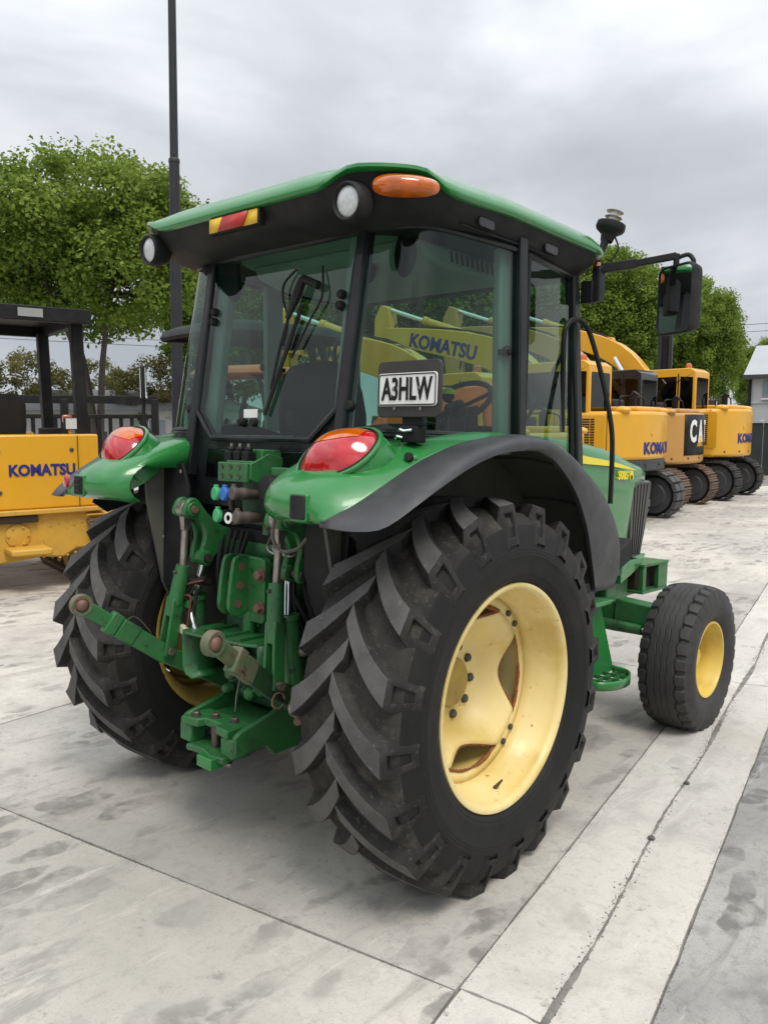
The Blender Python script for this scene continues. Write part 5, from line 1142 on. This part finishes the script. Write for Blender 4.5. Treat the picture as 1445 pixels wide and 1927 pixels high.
    if btext:
        i0 = int(len(pp) * .70); a_ = V((pp[i0 + 4][0] - pp[i0 - 4][0], 0, pp[i0 + 4][1] - pp[i0 - 4][1])).normalized()
        lettering(btext[0], btext[1], MAT[btext[2]], B_, (pp[i0][0] + btext[3], -.017, pp[i0][1] + btext[4]), (-a_.x, 0, -a_.z), (a_.z, 0, -a_.x) if a_.x < 0 else (-a_.z, 0, a_.x), ext=.003, weight=.014, xs=.95)
    tip = V((path[-1][0], -.19, path[-1][1]))
    el = V((path[2][0], -.19, path[2][1]))
    for yy in (.10, -.48):
        MB().tube([(1.05, yy, 1.25), (path[1][0] + .15, yy, path[1][1] - .25)], .085, 12).build('boom_cylinder', bmm, B_)
        MB().tube([(path[1][0] + .12, yy, path[1][1] - .28), (el.x - .05, yy, el.z - .10)], .05, 10).build('boom_rod', MAT['chrome'], B_)
    A_ = MB().prism([(tip.x - .10, tip.z + .62), (tip.x + .12, tip.z + .70), (tip.x + .30, tip.z + .40), (tip.x + .32, tip.z - .2), (tip.x + .05, tip.z - 1.9), (tip.x - .20, tip.z - 1.9), (tip.x - .22, tip.z - .1)], 'y', -.33, -.05).build('arm', bmm, root, bevel=.02)
    c0 = V((el.x + .25, -.19, el.z + .32)); c1 = V((tip.x - .02, -.19, tip.z + .60))
    MB().prism([(el.x - .05, el.z), (el.x + .12, el.z + .42), (el.x + .30, el.z + .44), (el.x + .62, el.z + .1)], 'y', -.28, -.10).build('cylinder_bracket', bmm, B_, bevel=.01)
    MB().tube([c0, c0.lerp(c1, .62)], .085, 14).build('arm_cylinder', bmm, A_); MB().tube([c0.lerp(c1, .60), c0.lerp(c1, .64)], .10, 14).build('cylinder_gland', bmm, A_); MB().tube([c0.lerp(c1, .62), c1], .045, 12).build('arm_rod', MAT['chrome'], A_)
    for k in range(3):
        MB().tube([(p_[0], -.10 - .09 * k, p_[1] + tt[i_] / 2 + .03 + .015 * math.sin(i_ + k)) for i_, p_ in list(enumerate(pp))[4:-2]], .018, 6).build('hydraulic_hose', MAT['rubber'], B_)
    MB().tube(catmull([(tip.x - .3, -.1, tip.z + .25), (tip.x - .15, -.1, tip.z - .15), (tip.x - .25, -.1, tip.z - .7), (tip.x - .12, -.1, tip.z - 1.1)], 5), .02, 6).build('hydraulic_hose', MAT['rubber'], A_)
    bx, bz = tip.x - .08, tip.z - 1.95
    MB().prism([(bx + .25, bz + .15), (bx + .35, bz - .35), (bx + .15, bz - .75), (bx - .30, bz - .85), (bx - .62, bz - .55), (bx - .50, bz - .50), (bx - .20, bz - .20), (bx - .1, bz + .1)], 'y', -.58, .20).build('bucket', MAT['dark_grey'], A_, bevel=.02)
    return root
glass('glass_dark2', (.05, .06, .06), .8, .0, .04)
BOOM_A = ([(.35, 1.55), (.85, 2.45), (1.75, 3.15), (3.1, 3.52), (4.75, 3.78)], [.36, .56, .66, .56, .36])
BOOM_B = ([(.30, 1.55), (.75, 2.50), (1.60, 3.42), (3.0, 3.92), (4.70, 4.10)], [.32, .46, .52, .46, .30])
a_ = V((math.cos(R(183)), math.sin(R(183)), 0))
def cen(x, y, sc_=1): return (x + a_.x * 1.72 * sc_, y + a_.y * 1.72 * sc_)
excavator(cen(-3.44, 12.05), 183, 1.0, 'yellow excavator with grey lower tail, nearest beyond the tractor bonnet', 'kom_yellow', 'kom_yellow', 'track_rubber', BOOM_A, ('KOMATSU', .40, 'navy', .35, -.02), 'KOMATSU', skirt='dark_grey')
excavator(cen(-3.86, 15.1), 183, 1.0, 'tan excavator with black cab and black logo panel, middle of the row', 'cat_tan', 'black_gloss', 'track_rust', BOOM_B, None, None, cat_style=True, beacon=False)
excavator(cen(-3.93, 18.2), 183, 1.06, 'yellow excavator with rusted black tracks, farthest of the row near the warehouse', 'kom_yellow', 'kom_yellow', 'track_steel', BOOM_B, None, 'KOMATSU', gx=-.18)
excavator((-3.97, 7.0), 182, .84, 'small yellow excavator with lettered boom seen through the rear window', 'kom_yellow', 'kom_yellow', 'track_rubber', BOOM_A, ('YANMAR', .34, 'yan_green', .66, .03), None, group='excavators parked in a row')
# ---- compact orange excavators with canopies
def mini(loc, ang, sc_, label, canopy, mirror=True, swing=0):
    root = empty('compact_excavator', (loc[0], loc[1], hgt(loc[1])), (0, 0, R(ang)), label, 'excavator', 'compact excavators under canopies', sc_)
    tracks(root, 1.15, 2.0, .30, 'track_rubber', wd=.7)
    MB().box((0, 0, .45), (1.2, .8, .3)).build('car_body', MAT['dark_grey'], root, bevel=.04)
    pl = [(.75, -.62), (.75, .62), (-.35, .70)] + [(-.35 + .62 * math.cos(R(a)), .70 * math.sin(R(a))) for a in range(100, 261, 16)] + [(-.35, -.70)]
    B_ = MB().prism(pl, 'z', .62, 1.30).build('upper_body', MAT['orange'], root, bevel=.06, seg=3)
    MB().ell((-.45, 0, 1.30), (.48, .60, .34), z0=0).build('engine_hood', MAT['orange'], B_)
    MB().box((.62, .05, 1.32), (.30, 1.1, .20)).build('floor_console', MAT['black_trim'], B_, bevel=.04)
    for yy in (.28, -.28):
        MB().box((.35, yy, 1.58), (.25, .14, .20)).build('control_console', MAT['black'], B_, bevel=.04)
        MB().tube([(.42, yy, 1.65), (.44, yy, 1.88), (.40, yy, 1.98)], [.02, .03, .035], 8).build('control_lever', MAT['black'], B_)
    MB().box((.05, 0, 1.42), (.48, .5, .12)).build('seat', MAT['interior_dark'], B_, bevel=.04)
    MB().box((-.18, 0, 1.70), (.12, .48, .55), roty(-.15)).build('seat_back', MAT['interior_dark'], B_, bevel=.05)
    for yy in (.55, .36): MB().tube(catmull([(-.40, yy, 1.3), (-.42, yy, 2.0), (-.30, yy, 2.55), (0, yy, 2.66)], 4), .038, 10).build('canopy_post', MAT['black'], root)
    rows = []
    for f, z in ((.98, 2.63), (1.0, 2.65), (.97, 2.69), (.85, 2.725), (.6, 2.745), (.0, 2.75)):
        rows.append([V((.10 + p[0] * f, p[1] * f, z - .05 * (p[0] * f) ** 2)) for p in rrect(1.60, 1.25, .25, 5)])
    MB().grid(rows, cv=True).build('canopy', MAT[canopy], root, solid=.02, smooth=50)
    if mirror:
        Ma = MB().tube(catmull([(.75, -.40, 1.40), (.84, -.55, 1.56), (.96, -.72, 1.76), (.96, -.74, 2.02)], 4), .018, 8).build('mirror_arm', MAT['black'], root)
        MB().box((.96, -.74, 2.19), (.16, .05, .34), rotz(1.05)).build('mirror_head', MAT['black_trim'], Ma, bevel=.02)
        MB().box((.96, -.74, 2.19), (.13, .056, .30), rotz(1.05)).build('mirror_glass', MAT['mirror'], Ma)
    Bm = MB().prism(band([(.80, .85), (1.05, 1.5), (1.5, 2.0), (2.4, 2.1)], [.2, .28, .3, .2]), 'y', -.08, .08).build('boom', MAT['orange'], root, bevel=.02); Bm.rotation_euler = (0, 0, R(swing))
    MB().prism(band([(2.4, 2.2), (2.45, 1.6), (2.3, 1.0)], [.2, .22, .15]), 'y', -.07, .07).build('arm', MAT['orange'], Bm, bevel=.02)
    MB().prism([(2.15, 1.0), (2.4, .95), (2.45, .6), (2.1, .4), (1.9, .55)], 'y', -.22, .22).build('bucket', MAT['dark_grey'], Bm, bevel=.02)
    MB().prism([(.98, .08), (1.08, .08), (1.10, .45), (1.02, .45)], 'y', -.70, .70).build('blade', MAT['orange'], root, bevel=.01)
    return root
mini((-3.92, 3.10), 262, 1.0, 'orange compact excavator under a black canopy left of the cab', 'black_trim', True, 150)
mini((-6.55, 5.25), 200, .95, 'orange compact excavator under an orange canopy behind the rear window', 'orange', False, 130)
# ---- bulldozer at the left edge
DZ = empty('bulldozer', (-5.62, 1.42, hgt(1.42)), (0, 0, R(168)), 'yellow bulldozer with black roll-over frame at the left edge', 'bulldozer')
tracks(DZ, 1.50, 2.5, .36, 'track_rust', wheel='kom_yellow_dull', wd=.75)
for ch in DZ.children: ch.location.x = 1.0
TK = MB().box((.24, 0, 1.22), (.46, 1.44, .76)).build('fuel_tank', MAT['kom_yellow'], DZ, bevel=.02)
MB().box((-.004, -.50, 1.22), (.008, .006, .74)).build('panel_seam', MAT['vent_dark'], TK)
MB().box((-.004, .34, 1.22), (.008, .006, .74)).build('panel_seam', MAT['vent_dark'], TK)
lettering('KOMATSU', .155, MAT['navy'], TK, (.006, -.145, 1.235), (0, -1, 0), (0, 0, 1), ext=.003, weight=.006, xs=.90)
for yy, z in ((.27, 1.43), (.27, 1.02), (-.44, 1.44), (-.44, 1.02), (.62, 1.43)): MB().lathe([(0, .022), (.010, .022), (.012, .012), (.012, 0)], (.012, yy, z), (-1, 0, 0), n=14).build('panel_bolt', MAT['bolt'], TK)
DL = MB().box((.008, .46, 1.08), (.006, .20, .20)).build('warning_label', MAT['white'], TK)
MB().box((.004, .46, 1.155), (.006, .20, .055)).build('label_band', MAT['refl_red'], TK)
lettering('DANGER', .042, MAT['white'], TK, (.0, .46, 1.153), (0, -1, 0), (0, 0, 1), ext=.001)
lettering('maintenance', .022, MAT['plate_black'], TK, (.004, .46, 1.00), (0, -1, 0), (0, 0, 1), ext=.001)
CH = MB().prism([(-.70, .84), (.70, .84), (.70, .40), (.30, .30), (-.10, .34), (-.32, .32), (-.46, .40), (-.62, .40), (-.70, .55)], 'x', .02, .30).build('rear_frame', MAT['kom_yellow_dull'], DZ, bevel=.02)
MB().box((.12, 0, .815), (.34, 1.50, .05)).build('frame_ledge', MAT['kom_yellow_dull'], CH, bevel=.01)
MB().box((.0, .18, .745), (.06, .50, .07)).build('frame_slot', MAT['vent_dark'], CH)
MB().lathe([(0, .12), (.015, .12), (.02, .10), (.02, 0)], (.02, .12, .58), (-1, 0, 0), n=28).build('inspection_cover', MAT['kom_yellow_dull'], CH)
for k in range(6): MB().hexa((.0, .12 + .095 * math.cos(k * PI / 3), .58 + .095 * math.sin(k * PI / 3)), (-1, 0, 0), .012, .015).build('cover_bolt', MAT['kom_yellow_dull'], CH)
for k in range(14): MB().hexa((.02, -.60 + .08 * (k % 7), .70 - .34 * (k // 7) - .02 * (k % 3)), (-1, 0, 0), .010, .012).build('frame_bolt', MAT['kom_yellow_dull'], CH)
MB().prism([(-.28, -.14), (.05, -.14), (.05, .26), (-.24, .24)], 'z', .40, .47).build('hitch_lug', MAT['kom_yellow_dull'], CH, bevel=.02)
for s in (1, -1):
    MB().prism([(-.05, .76), (.55, .82), (1.6, .82), (1.6, .74), (.5, .70), (.10, .62)], 'y', s * .55, s * .98).build('track_guard', MAT['kom_yellow_dull'], DZ, bevel=.02)
    MB().lathe([(0, .30), (.08, .29), (.12, .22), (.13, 0)], (.08, s * .93, .40), (0, s, 0), n=28).build('final_drive', MAT['kom_yellow_dull'], DZ)
    MB().prism([(-.28, .36), (.02, .46), (.10, .30), (-.05, .10), (-.18, .14)], 'y', s * .56, s * .66).build('scraper', MAT['kom_yellow_dull'], DZ, bevel=.02)
    for x in (.34, 1.70): MB().bar((x, s * .66, 1.2 if x < 1 else 1.1), (x + .05, s * .64, 2.80), .13, .12).build('roll_post', MAT['black'], DZ, bevel=.012)
RF = MB().box((1.04, 0, 2.885), (1.75, 1.42, .04)).build('roll_roof', MAT['black'], DZ, bevel=.01)
MB().box((.20, 0, 2.83), (.10, 1.48, .15)).build('roof_beam', MAT['black'], RF, bevel=.008); MB().box((1.88, 0, 2.83), (.10, 1.48, .15)).build('roof_beam', MAT['black'], RF, bevel=.008)
for s in (1, -1): MB().box((1.04, s * .69, 2.83), (1.60, .10, .14)).build('roof_beam', MAT['black'], RF, bevel=.008)
MB().box((.146, -.13, 2.835), (.006, .24, .085)).build('roof_label', MAT['interior_grey'], RF)
b = MB(); rows = [[V((.62 - .10 * (z - 1.5) + .06 * math.sin(a), wd * math.copysign(abs(math.cos(a)) ** .6, math.cos(a)) + .12, z)) for a in [2 * PI * k / 24 for k in range(24)]] for wd, z in ((.25, 1.5), (.27, 1.70), (.265, 1.90), (.24, 1.99), (.18, 2.02))]
b.grid(rows, cv=True); b.add(rows[-1], [tuple(range(24))]); b.build('seat', MAT['interior_dark'], DZ, smooth=60)
MB().box((1.0, 0, 1.3), (.7, .9, .3)).build('cab_floor', MAT['black_trim'], DZ, bevel=.03)
MB().tube(catmull([(1.2, .42, 1.6), (1.2, .42, 2.25), (1.25, .40, 2.36), (1.4, .36, 2.36), (1.5, .35, 2.3), (1.5, .35, 1.6)], 4), .018, 8).build('grab_rail', MAT['black'], DZ)
MB().prism([(1.5, .7), (3.0, .7), (3.0, 1.55), (1.5, 1.62)], 'y', -.45, .45).build('engine_hood', MAT['kom_yellow'], DZ, bevel=.04)
WL = MB().box((.12, -.47, 1.71), (.06, .13, .13)).build('work_light', MAT['black'], DZ, bevel=.01); MB().box((.087, -.47, 1.71), (.006, .11, .11)).build('lamp_lens', MAT['lens_clear'], WL); MB().cyl((.14, -.47, 1.60), (.14, -.47, 1.65), .02).build('lamp_stem', MAT['kom_yellow'], WL)
MB().box((.40, -.52, 1.76), (.06, .10, .09)).build('indicator', MAT['lens_amber_dark'], DZ, bevel=.015)
MB().box((.45, -.35, 1.63), (.12, .22, .07)).build('battery_box', MAT['black'], DZ, bevel=.01)
# ================================================================ trees
def leafmat(name, c1, c2, c3):
    m = bpy.data.materials.new(name); m.use_nodes = True; t = m.node_tree; t.nodes.clear()
    o = t.nodes.new('ShaderNodeOutputMaterial'); df = t.nodes.new('ShaderNodeBsdfDiffuse'); tl = t.nodes.new('ShaderNodeBsdfTranslucent'); mx_ = t.nodes.new('ShaderNodeMixShader'); mx_.inputs[0].default_value = .45
    at = t.nodes.new('ShaderNodeAttribute'); at.attribute_name = 'tone'; r_ = t.nodes.new('ShaderNodeValToRGB'); e = r_.color_ramp.elements
    e[0].color = (*c1, 1); e[1].color = (*c3, 1); q = e.new(.5); q.color = (*c2, 1)
    t.links.new(at.outputs['Fac'], r_.inputs[0]); t.links.new(r_.outputs[0], df.inputs[0]); t.links.new(r_.outputs[0], tl.inputs[0])
    t.links.new(df.outputs[0], mx_.inputs[1]); t.links.new(tl.outputs[0], mx_.inputs[2]); t.links.new(mx_.outputs[0], o.inputs[0]); MAT[name] = m; return m
leafmat('leaf', (.105, .165, .030), (.195, .280, .052), (.29, .375, .085))
leafmat('leaf_olive', (.10, .11, .035), (.16, .155, .055), (.22, .205, .08))
mat('bark', (.075, .064, .052), .9, 0, 0, var=(5, (.045, .038, .032), .8), bump=(14, .8, .02))
def tree_meshes(seed, H, rad, zc, rz, nclus, nleaf, leaf, stems=4, kind='leaf', trunk_h=1.6, tr=.26):
    rg = random.Random(seed); br = MB(); cl = []
    lobes = [(V((0, 0, zc)), rad * .80, rz * .98)]
    for k in range(9):
        a = 2 * PI * k / 9 + rg.uniform(-.3, .3); q = rg.uniform(.42, .62) * rad
        lobes.append((V((q * math.cos(a), q * math.sin(a), zc + rg.uniform(-.45, .40) * rz)), rad * rg.uniform(.38, .52), rz * rg.uniform(.38, .55)))
    for i in range(nclus):
        c, lr, lz = rg.choice(lobes[1:]) if rg.random() < .62 else lobes[0]
        u = rg.uniform(-1, 1); a = rg.uniform(0, 2 * PI); s_ = math.sqrt(1 - u * u); f = rg.random() ** .33 * .25 + .76 if rg.random() < .78 else rg.uniform(.35, .8)
        cl.append(c + V((lr * s_ * math.cos(a) * f, lr * s_ * math.sin(a) * f, lz * u * f)))
    # limbs
    base = []
    for k in range(stems):
        a = 2 * PI * k / stems + rg.uniform(-.5, .5); q = rg.uniform(.35, .6) * rad
        top = V((q * math.cos(a), q * math.sin(a), zc + rg.uniform(-.1, .5) * rz)); b0 = V((.12 * math.cos(a), .12 * math.sin(a), trunk_h * rg.uniform(.35, 1)))
        m1 = b0.lerp(top, .35) + V((-.10 * q * math.cos(a), -.10 * q * math.sin(a), .25)); m2 = b0.lerp(top, .7) + V((rg.uniform(-.3, .3), rg.uniform(-.3, .3), .15))
        pts = catmull([b0 - V((0, 0, .4)), b0, m1, m2, top], 4); n = len(pts)
        br.tube(pts, [tr * (.72 - .62 * i / (n - 1)) for i in range(n)], 8); base.append(pts)
    br.tube([(0, 0, -.3), (0, 0, .3), (.02, .03, trunk_h)], [tr * 1.5, tr * 1.15, tr], 10)
    for c in cl:
        L = min((p for pts in base for p in pts[5:]), key=lambda p: (p - c).length + max(0, p.z - c.z) * 1.5)
        if rg.random() < .55:
            mid = L.lerp(c, .5) + V((rg.uniform(-.15, .15), rg.uniform(-.15, .15), rg.uniform(-.05, .2))); br.tube([L, mid, c], [tr * .13, tr * .08, tr * .03], 5, caps=False)
    v = []; f = []; tone = []
    for c in cl:
        cr_ = rg.uniform(.42, .80) * (rad / 4.2); t0 = rg.uniform(.12, .88)
        for i in range(nleaf):
            d = V((rg.gauss(0, 1), rg.gauss(0, 1), rg.gauss(0, .75))); d = d.normalized() * cr_ * rg.random() ** .45
            p = c + d; sz = leaf * rg.uniform(.6, 1.25)
            n_ = (d.normalized() * .6 + V((rg.gauss(0, .5), rg.gauss(0, .5), rg.gauss(.55, .5)))).normalized(); a, b_, _ = frame(n_); th = rg.uniform(0, 2 * PI)
            X = a * math.cos(th) + b_ * math.sin(th); Y = -a * math.sin(th) + b_ * math.cos(th)
            o = len(v); v += [p - X * sz * .55, p - Y * sz * .42 + X * sz * .05 + n_ * sz * .1, p + X * sz * .6 - n_ * sz * .12, p + Y * sz * .42 + X * sz * .05 + n_ * sz * .1]; f.append((o, o + 1, o + 2, o + 3)); tone.append(max(0, min(1, t0 + rg.gauss(0, .16))))
    me = bpy.data.meshes.new('crown'); me.from_pydata([tuple(p) for p in v], [], f); me.materials.append(MAT[kind])
    at = me.attributes.new('tone', 'FLOAT', 'FACE'); at.data.foreach_set('value', tone); me.update()
    bm_ = br.mesh('trunk', recalc=False, weld=False); bm_.materials.append(MAT['bark'])
    return me, bm_
TREES = [tree_meshes(1, 11, 4.5, 8.1, 3.05, 520, 150, .150), tree_meshes(5, 12, 4.6, 7.7, 4.35, 560, 150, .158, stems=3, trunk_h=2.6), tree_meshes(9, 5, 2.6, 2.6, 2.3, 150, 130, .11, kind='leaf_olive', trunk_h=.6, tr=.12)]
def tree(k, x, y, sc_, rz, label, sz=1.0, group='trees behind the yard', name='tree'):
    o = empty(name, (x, y, GZ - .05), (0, 0, R(rz)), label, 'tree' if k < 2 else 'bush', group); o.scale = (sc_, sc_, sc_ * sz)
    for nm, me in (('crown', TREES[k][0]), ('trunk', TREES[k][1])):
        c = bpy.data.objects.new(nm, me); COL.objects.link(c); c.parent = o
    return o
tree(0, -24.0, 12.6, .97, 20, 'large leafy tree with several stems behind the bulldozer, left of the lamp post')
tree(1, -27.5, 21.5, .92, 60, 'leafy tree just right of the tall lamp post', .95)
tree(0, -31.0, 29.0, .98, 200, 'leafy tree seen through the rear window of the cab')
tree(1, -24.0, 33.0, 1.0, 300, 'leafy tree seen through the quarter window of the cab')
tree(0, -21.0, 38.0, 1.02, 90, 'leafy tree seen through the door window of the cab')
tree(1, -18.4, 40.5, .93, 10, 'tall leafy tree behind the beacon, left of the mirror')
tree(1, -15.7, 45.4, .72, 250, 'rounded leafy tree right of the mirror', 1.16)
tree(1, -16.4, 62.0, .66, 45, 'pale tree far right behind the utility pole')
tree(0, -12.6, 66.0, .62, 150, 'pale tree behind the white warehouse roof')
tree(2, -33.0, 14.2, 1.0, 0, 'olive brown bush low behind the roll-over frame', name='bush')
tree(2, -38.0, 21.0, 1.05, 90, 'olive bush above the grey house roof, left of the lamp post', name='bush')
tree(2, -28.5, 18.2, .95, 190, 'small green bush at the foot of the lamp post', name='bush')
# the other side of the yard, mirrored in the cab glass
for i, (k, x, y, s_, r_) in enumerate(((0, -15, -24, .62, 0), (1, -22, -17, .6, 50), (0, -7, -27, .55, 100), (1, -11, -25, .66, 10), (0, -19, -20.5, .68, 320), (1, -26, -12.5, .64, 80), (1, -29, -8, .62, 140), (0, -30, 0, .7, 30), (1, -36, 5, .8, 70), (0, 25, 3, .6, 200), (1, 27, -7, .62, 250), (0, 23, 13, .55, 290))):
    tree(k, x, y, s_, r_, ('first', 'second', 'third', 'fourth', 'fifth', 'sixth', 'seventh', 'eighth', 'ninth', 'tenth', 'eleventh', 'twelfth')[i] + ' small tree of the rows across the yard behind the viewer', group='trees across the yard')
# ================================================================ lamp posts
mat('pole_grey', (.022, .024, .030), .5, 0, 0, var=(3, (.034, .036, .041), .6), spec=.3)
P1 = empty('lamp_post', (-10.30, 6.42, GZ), (0, 0, 0), 'tall dark grey lamp post behind the left end of the cab', 'lamp post', 'posts in the yard')
P1.rotation_mode = 'QUATERNION'; P1.rotation_quaternion = __import__('mathutils').Quaternion((-.66, .75, 0), R(.75))
MB().cyl((0, 0, 0), (0, 0, 6.45), .115, .092, n=24).build('lower_shaft', MAT['pole_grey'], P1); MB().cyl((0, 0, 6.45), (0, 0, 10.2), .074, .066, n=24).build('upper_shaft', MAT['pole_grey'], P1)
MB().lathe([(0, .10), (.05, .10), (.08, .08)], (0, 0, 6.42), (0, 0, 1), n=24).build('shaft_collar', MAT['pole_grey'], P1); MB().box((0, 0, .02), (.4, .4, .04)).build('base_plate', MAT['pole_grey'], P1)
MB().lathe([(0, .012), (.03, .012), (.03, 0)], (.07, -.05, 6.56), (.8, -.6, 0), n=8).build('set_screw', MAT['bolt'], P1)
P2 = empty('steel_mast', (-6.75, 19.9, GZ), (0, 0, R(15)), 'square black steel mast behind the hanging door mirror', 'mast', 'posts in the yard')
for s in (1, -1): MB().box((s * .14, 0, 3.02), (.09, .16, 6.04)).build('mast_rail', MAT['pole_grey'], P2, bevel=.01)
MB().box((0, .03, 3.0), (.20, .06, 6.0)).build('mast_web', MAT['black'], P2)
for z in (1.0, 3.0, 5.0, 6.0): MB().box((0, -.06, z), (.34, .04, .10)).build('mast_tie', MAT['pole_grey'], P2, bevel=.01)
UP = empty('utility_pole', (-15.45, 49.4, GZ), (0, 0, 0), 'dark wooden utility pole with crossarm before the pale trees', 'utility pole', 'posts in the yard')
MB().cyl((0, 0, 0), (0, 0, 5.6), .20, .16, n=12).build('shaft', MAT['bark'], UP); MB().box((0, 0, 5.25), (2.0, .14, .14), rotz(R(20))).build('crossarm', MAT['bark'], UP)
for q in (-.85, -.4, .4, .85): MB().cyl((q * math.cos(R(20)), q * math.sin(R(20)), 5.3), (q * math.cos(R(20)), q * math.sin(R(20)), 5.5), .04).build('insulator', MAT['interior_grey'], UP)
# overhead wires
def wire(p, q, sag, label):
    pts = [V(p).lerp(V(q), t / 14) - V((0, 0, sag * 4 * (t / 14) * (1 - t / 14))) for t in range(15)]
    tag(MB().tube(pts, .014, 5).build('overhead_wire', MAT['rubber'], None), label, 'wire', 'overhead wires')
for i in range(2):
    wire((-48, 2, 6.9 - .35 * i), (-24, 42, 5.9 - .3 * i), .4, ('upper' if i == 0 else 'lower') + ' overhead wire crossing the sky between the left tree stems')
    wire((-26, 34, 6.6 - .35 * i), (-3, 50, 7.6 - .4 * i), .4, ('upper' if i == 0 else 'lower') + ' overhead wire crossing the sky right of the mirror')
# ================================================================ railing behind the bulldozer
RL = empty('steel_railing', (-10.64, 3.3, hgt(3.3)), (0, 0, R(55.5)), 'black steel railing behind the bulldozer', 'railing')
MB().box((1.0, 0, 2.17), (2.9, .08, .13)).build('top_rail', MAT['black'], RL, bevel=.01); MB().box((1.0, 0, 1.90), (2.9, .06, .07)).build('mid_rail', MAT['black'], RL, bevel=.01); MB().box((1.0, 0, .95), (2.9, .06, .10)).build('bottom_rail', MAT['black'], RL, bevel=.01)
for q in (-.42, 1.02, 2.42): MB().box((q, 0, 1.08), (.12, .12, 2.2)).build('post', MAT['black'], RL, bevel=.01)
for i in range(16): MB().box((-.30 + .168 * i, 0, 1.42), (.06, .04, .90)).build('baluster', MAT['black'], RL)
# ================================================================ buildings
mat('roof_grey', (.105, .108, .112), .8, 0, 0, var=(2, (.14, .14, .145), .7), bump=(20, .4, .02))
mat('wall_white', (.55, .56, .56), .7, 0, 0, var=(.8, (.48, .49, .49), .6)); mat('roof_zinc', (.38, .39, .40), .5, .2, 0, var=(1.5, (.44, .46, .48), .6))
mat('fence_green', (.020, .026, .023), .6, 0, 0, var=(2, (.030, .036, .033), .6)); mat('window_blue', (.22, .28, .31), .12, 0, .5)
HS_ = empty('house', (-30.5, 17.5, GZ), (0, 0, R(48)), 'low house with grey hipped roof beyond the railing', 'house')
MB().box((0, 0, 1.15), (12, 6, 2.3)).build('wall', MAT['wall_white'], HS_)
MB().add([(-6.5, -3.5, 2.3), (6.5, -3.5, 2.3), (6.5, 3.5, 2.3), (-6.5, 3.5, 2.3), (-3.2, 0, 3.25), (3.2, 0, 3.25)], [(0, 1, 5, 4), (1, 2, 5), (2, 3, 4, 5), (3, 0, 4), (3, 2, 1, 0)]).build('roof', MAT['roof_grey'], HS_)
for x in (-4, -1.2, 1.6, 4.3):
    wv = MB().box((x, -3.01, 1.35), (1.3, .06, 1.1)).build('window', MAT['window_blue'], HS_); MB().box((x, -3.05, 1.35), (.05, .05, 1.1)).build('frame', MAT['white'], wv)
WHs = empty('warehouse', (-7.15, 28.6, GZ), (0, 0, R(9)), 'pale grey warehouse with zinc roof at the right edge', 'warehouse')
MB().box((4.5, 2.5, 1.75), (9, 5, 3.5)).build('wall', MAT['wall_white'], WHs)
MB().prism([(-.22, 3.50), (-.22, 3.40), (5.25, 3.40), (5.25, 3.50), (2.5, 4.75)], 'x', -.25, 9.3).build('roof', MAT['roof_zinc'], WHs)
MB().box((4.5, -.27, 3.43), (9.5, .10, .16)).build('gutter', MAT['dark_grey'], WHs); MB().cyl((-.04, -.06, 0), (-.04, -.06, 3.4), .06).build('downpipe', MAT['black'], WHs)
for i in range(4):
    wv = MB().box((.85 + 1.0 * i, -.03, 2.98), (.92, .06, .62)).build('window', MAT['window_blue'], WHs); MB().box((.85 + 1.0 * i, -.07, 2.98), (.05, .03, .62)).build('mullion', MAT['white'], wv); MB().box((.85 + 1.0 * i, -.08, 2.65), (1.0, .08, .05)).build('sill', MAT['white'], wv)
MB().box((4.5, -.02, 2.52), (9, .04, .05)).build('string_course', MAT['wall_white'], WHs)
MB().box((.42, -.05, 1.75), (.16, .08, .26)).build('meter_box', MAT['wall_white'], WHs, bevel=.02); MB().box((.42, -.10, 1.80), (.07, .02, .10)).build('meter_glass', MAT['black'], WHs)
SG = MB().box((2.0, -.06, 1.83), (2.3, .06, .62)).build('sign_board', MAT['black'], WHs); MB().box((2.0, -.09, 2.33), (2.3, .06, .50)).build('sign_panel', MAT['white'], WHs)
MB().prism([(1.25, 1.85), (1.45, 2.03), (1.75, 1.98), (2.05, 2.05), (2.2, 1.80), (1.9, 1.72), (1.6, 1.70), (1.45, 1.78)], 'y', -.10, -.085).build('sign_emblem', MAT['decal_yellow'], WHs)
FN = empty('yard_fence', (-7.55, 27.3, GZ), (0, 0, R(9)), 'dark green sheet fence in front of the warehouse', 'fence')
for i in range(14): MB().box((.30 + .62 * i, 0, .90), (.60, .05 + .01 * (i % 2), 1.80)).build('fence_panel', MAT['fence_green'], FN, bevel=.008)
MB().box((4.4, -.02, 1.83), (8.8, .09, .06)).build('fence_cap', MAT['roof_zinc'], FN)
